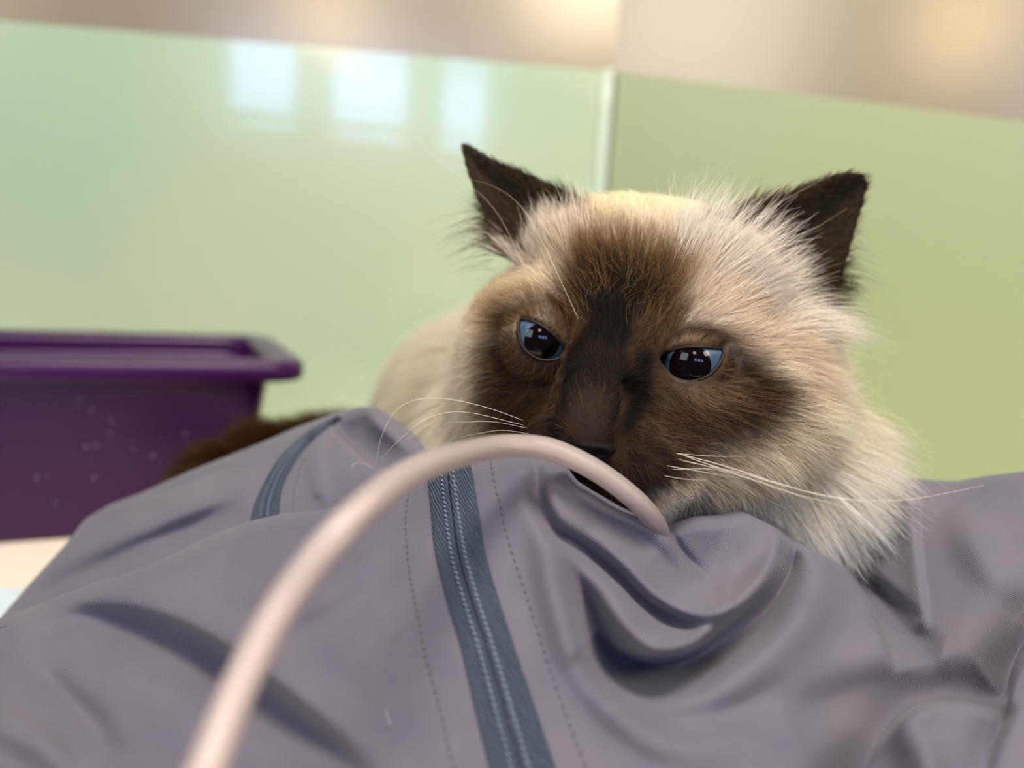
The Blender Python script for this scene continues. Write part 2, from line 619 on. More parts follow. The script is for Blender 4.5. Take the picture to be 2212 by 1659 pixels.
def sd_head(p):
    d = None
    for (px, py, dd, r) in HEAD:
        e = sd_ell(p, PR(px, py, dd), r, HAX)
        d = e if d is None else smin(d, e, .009)
    d = smin(d, sd_cone(p, PR(1350, 640, .250), PR(1292, 850, .2315), .017, .0125), .008)
    d = smin(d, sd_cone(p, PR(1288, 850, .2285), PR(1266, 935, .2185), .0116, .0108), .004)
    d = smin(d, sd_ell(p, PR(1272, 900, .2200), (.0100, .0110, .0085), HAX), .004)
    # folds between nose bridge and cheeks
    d = smax(d, -sd_cone(p, PR(1352, 850, .2225), PR(1338, 955, .2130), .0026, .0020), .006)
    d = smax(d, -sd_cone(p, PR(1222, 850, .2260), PR(1208, 950, .2160), .0026, .0020), .006)
    for k, e in EARS.items():
        q = (p - e['p0'].astype(np.float32)) @ e['A']
        near = (np.abs(q) < .075).all(-1)
        de = np.full(len(p), .03, np.float32)
        qn = q[near]
        s2 = sd_poly(qn[:, :2], e['P2'])
        ins = np.clip(-s2, 0, .03)
        w = qn[:, 2] + e['bowl'] * (1 - np.exp(-ins / .010))
        de[near] = smax(s2 + .0004, np.abs(w) - .0016, .002)
        d = smin(d, de, .004)
    for k, e in EYES.items():
        r = np.linalg.norm(p - e['c'].astype(np.float32), axis=-1)
        d = smax(d, -(r - (EYE_R + .0022)), .004)
        d = smin(d, r - (EYE_R + .0009), .003)
        q = (p - e['c'].astype(np.float32)) @ e['A']
        near = (np.abs(q[:, :2]) < .02).all(-1) & (q[:, 2] > 0) & (q[:, 2] < .03)
        if near.any():
            s2 = sd_poly(q[near][:, :2], e['P2'])
            d[near] = smax(d[near], -s2, .0006)
    return d


def sdf(p):
    p = np.asarray(p, np.float32)
    return smin(sd_head(p), sd_body(p), .02)


def axis(segs):
    out = [segs[0][0]]
    for a, b, h in segs:
        n = max(1, int(round((b - a) / h)))
        out.extend(list(a + (b - a) * np.arange(1, n + 1) / n))
    return np.array(out, np.float32)


xs = axis([(-.26, -.10, .006), (-.10, -.03, .004), (-.03, .135, .0012), (.135, .20, .006)])
ys = axis([(-.17, -.07, .006), (-.07, .10, .0012), (.10, .12, .005)])
zs = axis([(.195, .315, .0012), (.315, .345, .0025), (.345, .76, .006)])


def eval_grid(xs, ys, zs):
    # coarse pass first, fine values only near the surface
    st = 5
    ix, iy, iz = [np.unique(np.r_[np.arange(0, len(a), st), len(a) - 1]) for a in (xs, ys, zs)]
    Xc, Yc, Zc = np.meshgrid(xs[ix], ys[iy], zs[iz], indexing='ij')
    Fc = sdf(np.stack([Xc, Yc, Zc], -1).reshape(-1, 3)).reshape(Xc.shape)

    def up(F, a, ia, ax):
        j = np.clip(np.searchsorted(ia, np.arange(len(a)), side='right') - 1, 0, len(ia) - 2)
        t = ((a - a[ia[j]]) / (a[ia[j + 1]] - a[ia[j]])).astype(np.float32)
        sh = [1, 1, 1]; sh[ax] = len(a)
        t = t.reshape(sh)
        return np.take(F, j, ax) * (1 - t) + np.take(F, j + 1, ax) * t
    F = up(up(up(Fc, xs, ix, 0), ys, iy, 1), zs, iz, 2).astype(np.float32)
    hx = np.gradient(xs)[:, None, None]; hy = np.gradient(ys)[None, :, None]; hz = np.gradient(zs)[None, None, :]
    band = np.maximum(.009, 6 * np.maximum(np.maximum(hx, hy), hz))
    near = np.abs(F) < band
    I = np.argwhere(near)
    P = np.stack([xs[I[:, 0]], ys[I[:, 1]], zs[I[:, 2]]], -1)
    vals = np.concatenate([sdf(c) for c in np.array_split(P, max(1, len(P) // 400000))])
    F[near] = vals
    return F


def surface_nets(xs, ys, zs, F):
    S = F < 0
    nx, ny, nz = F.shape
    acc = np.zeros((nx - 1, ny - 1, nz - 1), np.int8)
    for a in (0, 1):
        for b in (0, 1):
            for c in (0, 1):
                acc += S[a:nx - 1 + a, b:ny - 1 + b, c:nz - 1 + c]
    act = np.argwhere((acc > 0) & (acc < 8))
    idx = np.full(acc.shape, -1, np.int32)
    idx[act[:, 0], act[:, 1], act[:, 2]] = np.arange(len(act))
    ps = np.zeros((len(act), 3)); cn = np.zeros(len(act))
    A = (xs, ys, zs)
    for ax in range(3):
        o1, o2 = [k for k in range(3) if k != ax]
        for u in (0, 1):
            for v in (0, 1):
                c0 = act.copy(); c0[:, o1] += u; c0[:, o2] += v
                c1 = c0.copy(); c1[:, ax] += 1
                f0 = F[c0[:, 0], c0[:, 1], c0[:, 2]]; f1 = F[c1[:, 0], c1[:, 1], c1[:, 2]]
                cr = (f0 < 0) != (f1 < 0)
                t = np.where(cr, f0 / np.where(cr, f0 - f1, 1), 0)
                p = np.stack([A[k][c0[:, k]] for k in range(3)], -1).astype(float)
                p[:, ax] += t * (A[ax][c1[:, ax]] - A[ax][c0[:, ax]])
                ps += np.where(cr[:, None], p, 0); cn += cr
    V = ps / cn[:, None]
    quads = []
    for ax in range(3):
        o1, o2 = [k for k in range(3) if k != ax]
        sl0 = [slice(1, -1)] * 3; sl1 = [slice(1, -1)] * 3
        sl0[ax] = slice(0, -1); sl1[ax] = slice(1, None)
        s0, s1 = S[tuple(sl0)], S[tuple(sl1)]
        E = np.argwhere(s0 != s1)
        fl = s0[E[:, 0], E[:, 1], E[:, 2]]
        G = E + 1; G[:, ax] -= 1

        def cell(a, b):
            g = G.copy(); g[:, o1] -= a; g[:, o2] -= b
            return idx[g[:, 0], g[:, 1], g[:, 2]]
        q = np.stack([cell(0, 0), cell(1, 0), cell(1, 1), cell(0, 1)], -1)
        sg = fl if ax != 1 else ~fl
        q[sg] = q[sg][:, ::-1]
        quads.append(q)
    Q = np.concatenate(quads)
    return V, Q[(Q >= 0).all(1)]


Fg = eval_grid(xs, ys, zs)
BV, BF = surface_nets(xs, ys, zs, Fg)
del Fg


def grad(p, h=.0008):
    p = np.asarray(p, np.float32)
    g = np.stack([sdf(p + np.eye(3, dtype=np.float32)[k] * h) - sdf(p - np.eye(3, dtype=np.float32)[k] * h) for k in range(3)], -1)
    return g / (np.linalg.norm(g, axis=-1)[:, None] + 1e-9)


# make the winding face outwards once mapped to the world
nn = np.cross(BV[BF[:, 1]] - BV[BF[:, 0]], BV[BF[:, 2]] - BV[BF[:, 0]])
cc = BV[BF].mean(1)
sm = RNG.integers(0, len(BF), 400)
if (np.einsum('ij,ij->i', nn[sm], grad(cc[sm])) > 0).mean() > 0.5:
    BF = BF[:, ::-1]                                    # the local frame is left-handed
# light smoothing pass away from the eyes (keeps lids crisp)
print('cat mesh', len(BV), len(BF), round(time.time() - T0, 1))

m_skin = mat('cat_undercoat', lin('8a7460'), rough=0.9, spec=0.1)
att = nd(m_skin, 'ShaderNodeAttribute', attribute_name='fur_color')
lk(m_skin, att.outputs['Color'], bsdf(m_skin).inputs['Base Color'])
CAT_O = np.array([0.06, 0.35, 0.0])
cat = mesh_np('cat', toW(BV), BF, m_skin, origin=CAT_O)
tag(cat, 'seal point long-haired cat resting its head on the grey garment', 'cat')

# ------------------------------------------------------------------ coat: colour, comb direction and length fields in 3D on the body
def march(px, py, start=.17, end=.75):
    ray = PR(px, py, 1.0)
    t = start
    best = (9, start)
    P = np.array([ray], np.float32)
    while t < end:
        d = float(sdf(P * t)[0])
        if d < .0004:
            return (ray * t), True
        if d < best[0]:
            best = (d, t)
        t += max(d * .8, .0008)
    return ray * best[1], False


BASE_COL = 'fbf0dc'
PAINT = [  # colour, softness, [(px, py, r_px)...] strokes laid over each other
    ('fffaf2', .7, [(1640, 1110, 90), (1760, 1090, 100), (1850, 1060, 80)]),
    ('fdf6ea', .6, [(1440, 1090, 45), (1520, 1105, 55)]),
    ('fff3d6', .6, [(1330, 430, 80), (1440, 430, 90), (1530, 450, 70)]),
    ('f1e2d0', .6, [(1480, 560, 70), (1600, 590, 90), (1730, 640, 90)]),
    ('ecdbc6', .6, [(1100, 560, 70), (1180, 540, 60), (1220, 520, 40)]),
    ('dcc7a8', .7, [(1060, 640, 60), (1140, 630, 45)]),
    ('ead9c6', .7, [(1530, 690, 50), (1660, 720, 60), (1740, 790, 60)]),
    ('a5845c', .7, [(1290, 560, 85), (1420, 590, 80)]),
    ('fff2d2', .35, [(1280, 445, 40), (1400, 440, 48), (1500, 455, 42)]),
    ('8d7354', .7, [(1085, 705, 45), (1150, 668, 30)]),
    ('67513e', .45, [(1115, 790, 78), (1170, 760, 85), (1300, 740, 110), (1440, 790, 95), (1560, 820, 75)]),
    ('4a382a', .35, [(1130, 880, 80), (1230, 900, 120), (1340, 930, 130), (1440, 930, 90)]),
    ('503d2b', .5, [(1078, 775, 42), (1100, 840, 58), (1155, 885, 62)]),
    ('4f3e31', .5, [(1430, 930, 88), (1540, 885, 90), (1640, 850, 66)]),
    ('6e5845', .6, [(1450, 862, 20), (1500, 862, 22), (1570, 845, 22)]),
    ('6e5845', .6, [(1140, 797, 16), (1185, 807, 16)]),
    ('4a392e', .5, [(1422, 790, 9), (1440, 818, 8), (1480, 830, 7), (1520, 822, 7), (1560, 785, 8)]),
    ('4a392e', .5, [(1116, 715, 7), (1128, 755, 7), (1165, 783, 7), (1210, 778, 7), (1222, 750, 7)]),
    ('8d735c', .6, [(1440, 730, 16), (1500, 722, 20), (1570, 735, 16)]),
    ('5a4535', .5, [(1440, 745, 9), (1500, 742, 9), (1565, 745, 9)]),
    ('5a4535', .5, [(1125, 682, 8), (1165, 693, 8), (1212, 730, 8)]),
    ('5c432b', .5, [(1290, 600, 75), (1380, 610, 80), (1420, 680, 50)]),
    ('463629', .5, [(1410, 760, 40), (1405, 830, 48), (1450, 890, 45)]),
    ('2a1c11', .5, [(1290, 640, 60), (1370, 640, 60)]),
    ('5a4028', .6, [(1215, 670, 30), (1245, 720, 26)]),
    ('0f0a06', .4, [(1330, 650, 50), (1310, 720, 62), (1290, 790, 66), (1292, 840, 64)]),
    ('120c08', .7, [(1395, 775, 26), (1378, 850, 27), (1352, 935, 20)]),
    ('120c08', .7, [(1232, 790, 20), (1216, 880, 20), (1206, 945, 14)]),
    ('1d140e', .3, [(1250, 760, 50), (1330, 800, 60), (1300, 880, 80), (1270, 940, 70)]),
    ('32261e', .35, [(1200, 950, 70), (1270, 1010, 80), (1370, 1000, 75), (1320, 1080, 60)]),
    ('32261e', .5, [(1160, 930, 50), (1220, 960, 50), (1270, 1000, 50), (1370, 990, 55), (1430, 1010, 45)]),
    ('4a3524', .5, [(1300, 1070, 34), (1350, 1085, 26)]),
    ('3b302a', .5, [(1278, 870, 44), (1268, 920, 46)]),
    ('4a3620', .9, [(1226, 926, 8), (1240, 930, 7)]),
    ('40362a', .25, [(1000, 325, 45), (1055, 390, 62), (1120, 425, 66), (1190, 440, 55), (1240, 450, 34)]),
    ('3c3227', .25, [(1060, 500, 26), (1050, 460, 30)]),
    ('42382d', .25, [(1860, 390, 45), (1800, 440, 70), (1730, 470, 70), (1650, 460, 50), (1580, 475, 44), (1530, 480, 22)]),
    ('3e342a', .25, [(1830, 510, 55), (1805, 600, 50), (1795, 680, 40), (1740, 560, 60)]),
    ('b4916a', .7, [(1260, 470, 22), (1250, 440, 18)]),
]
TAIL_PAINT = [('3c2914', .4, [PR(900, 955, .60), PR(680, 968, .50), PR(560, 985, .455), PR(390, 1080, .415)], .034)]

COMB = [  # px, py, dx, dy, length mm, lift deg
    (1268, 930, .05, -1, 2.2, 16), (1280, 880, .1, -1, 3.2, 16), (1285, 820, .05, -1, 4.4, 16), (1300, 740, .1, -1, 5, 14),
    (1330, 660, .15, -1, 8, 22), (1400, 660, .5, -.9, 9, 20), (1270, 640, -.4, -.9, 9, 20), (1340, 580, 0, -1, 10, 20),
    (1300, 520, -.1, -1, 10, 16), (1400, 530, .15, -1, 10, 16), (1420, 440, .1, -1, 9, 14), (1330, 430, 0, -1, 9, 14), (1520, 450, .2, -1, 9, 14),
    (1225, 720, -.3, -.95, 6, 14), (1170, 665, -.6, -.8, 8, 14), (1090, 650, -.8, -.6, 11, 18), (1120, 590, -.65, -.75, 11, 16),
    (1200, 560, -.45, -.9, 11, 16), (1230, 500, -.3, -.95, 9, 14), (1060, 580, -.8, -.6, 11, 18),
    (1430, 720, .4, -.9, 7, 12), (1500, 710, .75, -.6, 9, 14), (1580, 730, .9, -.4, 10, 14), (1480, 600, .45, -.9, 12, 16), (1560, 620, .7, -.7, 13, 16),
    (1650, 660, .85, -.5, 12, 16), (1740, 690, .95, -.3, 12, 16), (1740, 740, 1, -.05, 11, 18), (1620, 740, 1, -.25, 12, 14), (1460, 520, .2, -1, 10, 14), (1540, 520, .5, -.85, 9, 16),
    (1400, 800, .5, -.3, 4, 10), (1395, 860, .8, .4, 5, 12), (1440, 850, .7, .5, 5, 12), (1500, 860, .85, .45, 6.5, 12), (1570, 820, 1, .1, 7, 10), (1650, 830, 1, .1, 11, 14),
    (1500, 930, .9, .4, 8, 12), (1600, 910, .95, .25, 11, 14), (1420, 960, .75, .45, 5, 14), (1380, 1000, .6, .6, 4.5, 16), (1480, 1010, .8, .5, 8, 16), (1560, 990, .9, .4, 12, 18),
    (1700, 800, .97, .1, 14, 18), (1720, 900, .93, .3, 24, 30), (1800, 900, .85, .4, 27, 38), (1780, 1000, .75, .55, 28, 38), (1700, 1080, .45, .85, 24, 30), (1820, 1080, .55, .8, 26, 32),
    (1600, 1070, .3, .9, 18, 24), (1500, 1080, .2, .95, 14, 22), (1650, 980, .8, .55, 18, 22),
    (1340, 960, .4, .6, 3, 16), (1330, 1070, .1, 1, 6, 22), (1290, 1040, -.2, 1, 5, 22), (1210, 980, -.6, .6, 4.5, 16), (1150, 950, -.8, .5, 6, 16),
    (1190, 860, -.6, .6, 4.5, 10), (1215, 800, -.3, .6, 3, 8), (1130, 800, -.85, .35, 6, 10), (1060, 790, -.95, .15, 10, 16), (1080, 870, -.85, .5, 10, 16),
    (1110, 920, -.75, .65, 10, 18), (1030, 880, -.8, .6, 18, 26), (980, 930, -.6, .8, 20, 30), (1040, 720, -.95, -.2, 10, 18), (1100, 720, -.9, -.3, 6, 10), (1000, 800, -.9, .4, 14, 24),
    (1000, 340, -.4, -.9, 3, 24), (1060, 400, -.55, -.8, 3.5, 20), (1150, 420, -.5, -.85, 4.5, 24), (1230, 430, -.3, -.95, 6, 28), (1050, 480, -.8, -.2, 7, 28),
    (1860, 390, .7, -.7, 3, 24), (1780, 440, .7, -.7, 4, 20), (1680, 440, .5, -.85, 6, 28), (1600, 455, .4, -.9, 8, 28), (1830, 520, .8, -.4, 4, 20), (1800, 640, .95, .1, 9, 26), (1720, 560, .7, -.7, 5, 16),
]
BODY_COMB = [  # local points: px, py, d, direction (right, up, away), length mm, lift
    (1000, 820, .42, (-.4, -.4, .8), 20, 30), (900, 860, .5, (-.4, -.5, .7), 20, 30), (1400, 520, .36, (0, -.1, 1), 16, 24), (1650, 700, .36, (.4, -.2, .9), 18, 26),
    (1200, 680, .5, (-.1, -.2, 1), 22, 26), (1300, 700, .65, (0, -.4, .9), 22, 26), (1500, 1000, .38, (.4, -.6, .6), 22, 28), (1100, 1200, .5, (-.2, -.7, .6), 20, 26),
    (820, 950, .57, (-.9, -.1, -.4), 18, 36), (600, 980, .47, (-.9, -.1, -.3), 18, 40), (450, 1030, .425, (-.8, -.4, -.2), 16, 40),
]

hit = [march(*c[:2])[0] for c in COMB]
CP = np.array(hit + [PR(*c[:3]) for c in BODY_COMB])
CD = np.array([norm([c[2], -c[3], .25]) for c in COMB] + [norm(c[3]) for c in BODY_COMB])
CL = np.array([c[4] for c in COMB] + [c[4] for c in BODY_COMB]) / 1000
CA = np.radians([c[5] for c in COMB] + [c[5] for c in BODY_COMB])
PAINT3 = []
for col, soft, st in PAINT:
    pts = [march(a, b)[0] for a, b, _ in st]
    PAINT3.append((np.array(lin(col)[:3]), soft, pts, [r * np.linalg.norm(p) / FPX for p, (_, _, r) in zip(pts, st)]))
for col, soft, pts, r in TAIL_PAINT:
    PAINT3.append((np.array(lin(col)[:3]), soft, pts, [r] * len(pts)))


def seg_dist(p, a, b, ra, rb):
    ab = b - a
    t = np.clip(((p - a) @ ab) / max(ab @ ab, 1e-12), 0, 1)
    return np.linalg.norm(p - a - t[:, None] * ab, axis=1), ra + (rb - ra) * t


def vnoise(p, scale, seed):
    """cheap smooth value noise"""
    q = p * scale
    i = np.floor(q).astype(np.int64); f = q - i
    f = f * f * (3 - 2 * f)
    out = np.zeros(len(p))
    for dx in (0, 1):
        for dy in (0, 1):
            for dz in (0, 1):
                h = ((i[:, 0] + dx) * 73856093) ^ ((i[:, 1] + dy) * 19349663) ^ ((i[:, 2] + dz) * 83492791) ^ (seed * 2654435761)
                h = (h ^ (h >> 13)) * 1274126177
                v = ((h ^ (h >> 16)) & 0xffff) / 65535.0
                w = (f[:, 0] if dx else 1 - f[:, 0]) * (f[:, 1] if dy else 1 - f[:, 1]) * (f[:, 2] if dz else 1 - f[:, 2])
                out += w * v
    return out


def fur_color(p):
    p = np.asarray(p, float)
    c = np.tile(np.array(lin(BASE_COL)[:3]), (len(p), 1))
    jit = (vnoise(p, 220, 1) - .5) * .5 + (vnoise(p, 700, 2) - .5) * .35
    for col, soft, pts, rad in PAINT3:
        best = np.full(len(p), 9.0)
        if len(pts) == 1:
            pts = pts * 2; rad = rad * 2
        for k in range(len(pts) - 1):
            d, r = seg_dist(p, pts[k], pts[k + 1], rad[k], rad[k + 1])
            best = np.minimum(best, d / r)
        w = sstep(1 + soft, 1 - soft, best + jit * soft)[:, None]
        c = c * (1 - w) + col * w
    for e in EARS.values():                              # both sides of the ear flaps are dark
        q = (p - e['p0']) @ e['A'].astype(float)
        nr = (np.abs(q) < .07).all(1)
        if nr.any():
            tipd = np.linalg.norm(q[nr][:, :2], axis=1)
            s2 = sd_poly(q[nr][:, :2].astype(np.float32), e['P2'])
            ins = np.clip(-s2, 0, .03)
            wq = np.abs(q[nr][:, 2] + e['bowl'] * (1 - np.exp(-ins / .010)))
            w = (np.clip((.0062 + jit[nr] * .004 - wq) / .002, 0, 1) * np.clip((.002 - s2) / .002, 0, 1) * np.clip((.060 - tipd) / .008, 0, 1))[:, None]
            c[nr] = c[nr] * (1 - w) + np.array(lin('41372c')[:3]) * w
    return c


def field(p):
    d2 = ((p[:, None, :] - CP[None]) ** 2).sum(-1)
    w = 1 / (d2 + 1.2e-5) ** 2
    w /= w.sum(1)[:, None]
    return w @ CD, w @ CL, w @ CA


# vertex colours for the undercoat, darkened to paint in depth between the hairs
vc = np.concatenate([fur_color(c) for c in np.array_split(BV, 8)])
a = cat.data.attributes.new('fur_color', 'FLOAT_COLOR', 'POINT')
a.data.foreach_set('color', np.c_[vc * .55, np.ones(len(vc))].astype(np.float32).ravel())
print('fields', round(time.time() - T0, 1))

FL = np.array(BF)
tri = np.concatenate([FL[:, [0, 1, 2]], FL[:, [0, 2, 3]]])
ta, tb, tc = BV[tri[:, 0]], BV[tri[:, 1]], BV[tri[:, 2]]
area_t = .5 * np.linalg.norm(np.cross(tb - ta, tc - ta), axis=1)
cen = (ta + tb + tc) / 3
gn = np.concatenate([grad(c) for c in np.array_split(cen, 8)])
view = cen / np.linalg.norm(cen, axis=1)[:, None]
facing = -(gn * view).sum(1)
headw = sstep(.335, .315, cen[:, 2])
dens = headw * np.where(facing > -.25, 1.0, .22) + (1 - headw) * np.where(facing > -.2, .14, .05)
tl = PR(700, 970, .50)
dens = np.where((cen[:, 0] < -.05) & (cen[:, 2] > .38), .5, dens)
for e in EYES.values():                                 # no hair inside the lids
    q = (cen - e['c']) @ e['A']
    s2 = sd_poly(q[:, :2].astype(np.float32), e['P2'])
    dens = np.where((q[:, 2] > -.002) & (np.linalg.norm(q, axis=1) < .02) & (s2 < .0006), 0, dens)


def make_strands(n, dens, lenscale, rad0, seed, npt=7, clump=.45, guide_every=14, wild=.16, colshift=1.0):
    rng = np.random.default_rng(seed)
    pr = area_t * dens
    ti = rng.choice(len(tri), n, p=pr / pr.sum())
    u, v = rng.random(n), rng.random(n)
    fl = u + v > 1
    u[fl], v[fl] = 1 - u[fl], 1 - v[fl]
    P = ta[ti] + u[:, None] * (tb[ti] - ta[ti]) + v[:, None] * (tc[ti] - ta[ti])
    N = gn[ti]
    D, L, A = [], [], []
    for c in np.array_split(P, max(1, n // 20000)):
        d, l, al = field(c)
        D.append(d); L.append(l); A.append(al)
    D, L, A = np.concatenate(D), np.concatenate(L), np.concatenate(A)
    for e in EYES.values():                             # lashes-free rim: hair leads away from the eye
        q = (P - e['c']) @ e['A']
        s2 = sd_poly(q[:, :2].astype(np.float32), e['P2'])
        near = (np.linalg.norm(q, axis=1) < .024)
        wv = np.where(near, np.exp(-np.clip(s2, 0, 1) / .003), 0)[:, None]
        out = P - e['c']
        out /= np.linalg.norm(out, axis=1)[:, None]
        out = q.copy(); out[:, 2] = 0
        out /= np.linalg.norm(out, axis=1)[:, None] + 1e-9
        D = D * (1 - .75 * wv) + (out @ e['A'].T) * .75 * wv
        L = L * (1 - .15 * wv[:, 0]); A = A * (1 - .4 * wv[:, 0])
    nz = np.stack([vnoise(P, 160, s) for s in (11, 12, 13)], -1) - .5
    D = D + nz * .55 * wild / .16 + rng.normal(0, wild, (n, 3))
    Tn = D - N * (D * N).sum(1)[:, None]
    Tn /= np.linalg.norm(Tn, axis=1)[:, None] + 1e-9
    L = L * lenscale * np.clip(rng.normal(.92, .2, n), .35, 1.5)
    A = np.clip(A * np.clip(rng.normal(1, .3, n), .3, 2), .05, 1.4)
    d0 = Tn * np.cos(A)[:, None] + N * np.sin(A)[:, None]
    g = np.array([0, -.22, 0]) * np.clip(L / .02, 0, 1.2)[:, None]
    d1 = Tn * np.cos(A * .45)[:, None] + N * np.sin(A * .45)[:, None] + g
    s = np.linspace(0, 1, npt)
    X = np.empty((n, npt, 3)); X[:, 0] = P - N * .0003
    wob = rng.normal(0, .07, (n, 3))
    for k in range(1, npt):
        t = (s[k] + s[k - 1]) / 2
        dd = d0 * (1 - t) + d1 * t + wob * np.sin(t * 5)
        dd /= np.linalg.norm(dd, axis=1)[:, None]
        X[:, k] = X[:, k - 1] + dd * (L / (npt - 1))[:, None]
    if clump > 0:
        gi = np.arange(0, n, guide_every)
        kd = KDTree(len(gi))
        for k, i in enumerate(gi):
            kd.insert(P[i], k)
        kd.balance()
        near = np.array([kd.find(p)[1] for p in P])
        G = X[gi[near]]
        w = (clump * s ** 1.4)[None, :, None] * np.clip(rng.normal(.9, .3, n), 0, 1)[:, None, None]
        Lg = np.linalg.norm(G[:, -1] - G[:, 0], axis=1); sc = np.clip(L / (Lg + 1e-6), .5, 1.3)
        G2 = G[:, :1] + (G - G[:, :1]) * sc[:, None, None]
        X = X * (1 - w) + G2 * w
    col = fur_color(P)
    return X, col, L, rng


def shade(col, L, rng, npt):
    """per-strand variation; roots deeper, tips lighter on the brown points"""
    n = len(col)
    lum = col @ np.array([.3, .6, .1])
    light = rng.random(n)
    dark = sstep(.35, .02, lum)
    f = np.where(light > .78, 1 + 1.5 * dark, 1.0) * np.clip(rng.normal(1, .16, n), .6, 1.5)
    s = np.linspace(0, 1, npt)
    ramp = (.62 + .55 * s)[None] * dark[:, None] + (.88 + .16 * s)[None] * (1 - dark[:, None])
    c = col[:, None, :] * f[:, None, None] * ramp[:, :, None]
    warm = np.array([1.06, .98, .86])
    c = c * np.where((light > .7)[:, None, None], warm, 1.0)
    return np.clip(c, .002, .96)


def add_curves(name, X, C, rad, parent, material):
    n, k, _ = X.shape
    hc = bpy.data.hair_curves.new(name)
    hc.add_curves([k] * n)
    Wd = toW(X.reshape(-1, 3)) - np.array(parent['_abs'])
    hc.attributes['position'].data.foreach_set('vector', Wd.astype(np.float32).ravel())
    ra = hc.attributes.get('radius') or hc.attributes.new('radius', 'FLOAT', 'POINT')
    ra.data.foreach_set('value', rad.astype(np.float32).ravel())
    ca = hc.attributes.new('hair_color', 'FLOAT_COLOR', 'POINT')
    ca.data.foreach_set('color', np.concatenate([C.reshape(-1, 3), np.ones((n * k, 1))], 1).astype(np.float32).ravel())
    hc.materials.append(material)
    o = bpy.data.objects.new(name, hc)
    link(o, parent)
    tag(o, kind='stuff')
    return o


def hair_material(name, rough=.45, trans=.34, gloss=.04):
    m = bpy.data.materials.new(name)
    m.use_nodes = True
    nt = m.node_tree
    nt.nodes.clear()
    out = nd(m, 'ShaderNodeOutputMaterial')
    at = nd(m, 'ShaderNodeAttribute', attribute_name='hair_color')
    df = nd(m, 'ShaderNodeBsdfDiffuse')
    tr = nd(m, 'ShaderNodeBsdfTranslucent')
    hr_ = nd(m, 'ShaderNodeBsdfHair', component='Reflection')
    hr_.inputs['RoughnessU'].default_value = .25
    hr_.inputs['RoughnessV'].default_value = .6
    hr_.inputs['Offset'].default_value = math.radians(4)
    m1 = nd(m, 'ShaderNodeMixShader'); m1.inputs[0].default_value = trans
    m2 = nd(m, 'ShaderNodeMixShader'); m2.inputs[0].default_value = gloss
    lk(m, at.outputs['Color'], df.inputs['Color']); lk(m, at.outputs['Color'], tr.inputs['Color'])
    mx = nd(m, 'ShaderNodeMix', data_type='RGBA'); mx.inputs[0].default_value = .5
    lk(m, at.outputs['Color'], mx.inputs[6]); mx.inputs[7].default_value = (.7, .62, .52, 1)
    lk(m, mx.outputs[2], hr_.inputs['Color'])
    lk(m, df.outputs[0], m1.inputs[1]); lk(m, tr.outputs[0], m1.inputs[2])
    lk(m, m1.outputs[0], m2.inputs[1]); lk(m, hr_.outputs[0], m2.inputs[2])
    lk(m, m2.outputs[0], out.inputs['Surface'])
    return m


m_hair = hair_material('cat_hair')
NH = 190000
NP = 7
X, col, L, rg = make_strands(NH, dens, 1.0, 0, 5, NP)
Cc = shade(col, L, rg, NP)
s = np.linspace(0, 1, NP)
rr = (.000064 * (1 - .8 * s ** 1.5))[None] * np.clip(rg.normal(1, .25, NH), .5, 1.7)[:, None]
rr = rr * np.where(X[:, 0, 2] > .325, 1.9, 1.0)[:, None]
add_curves('fur', X, Cc, rr, cat, m_hair)


def stroke_dens(st, soft=1.0):
    pts = [march(a_, b_)[0] for a_, b_, _ in st]
    best = np.full(len(cen), 9.0)
    for k in range(len(pts) - 1):
        d_, r_ = seg_dist(cen, pts[k], pts[k + 1], st[k][2] * .25 / FPX, st[k + 1][2] * .25 / FPX)
        best = np.minimum(best, d_ / r_)
    return np.exp(-best ** 2) * (facing > .1)


def extra_set(name, n, st, color, lenscale, seed, rad, clump=.6, wild=.12, ge=9):
    X, col, L, rg = make_strands(n, stroke_dens(st), lenscale, 0, seed, 9, clump, ge, wild)
    col = np.tile(np.array(lin(color)[:3]), (n, 1)) * np.clip(rg.normal(1, .1, n), .7, 1.2)[:, None]
    s_ = np.linspace(0, 1, 9)
    C_ = np.clip(np.repeat(col[:, None], 9, 1) * (.9 + .15 * s_)[None, :, None], .002, .97)
    R_ = (rad * (1 - .85 * s_ ** 1.4))[None] * np.clip(rg.normal(1, .25, n), .5, 1.6)[:, None]
    return add_curves(name, X, C_, R_, cat, m_hair)


# loose golden tips over the dark forehead
extra_set('forehead_tuft', 420, [(1240, 650, 40), (1300, 600, 44), (1380, 600, 44), (1440, 680, 36)], '8c6d44', 1.35, 31, .00006, .5, .38, 8)


def wisps(name, root, aim, length, count, color, seed, spread=.0035):
    rng = np.random.default_rng(seed)
    p0 = PR(*root)
    dv = norm([aim[0], -aim[1], .05])
    n = count
    P = p0 + rng.normal(0, spread, (n, 3)) * np.array([.4, 1.6, .5])
    D = dv + rng.normal(0, .16, (n, 3))
    D /= np.linalg.norm(D, axis=1)[:, None]
    L = length * np.clip(rng.normal(.8, .25, n), .3, 1.3)
    s_ = np.linspace(0, 1, 8)
    X = P[:, None] + (D * L[:, None])[:, None] * s_[None, :, None] + (np.array([0, -.25, .1]) * L[:, None])[:, None] * (s_ ** 2)[None, :, None]
    C_ = np.tile(np.array(lin(color)[:3]), (n, 8, 1))
    R_ = np.tile(.00006 * (1 - .8 * s_), (n, 1))
    return add_curves(name, X, C_, R_, cat, m_hair)


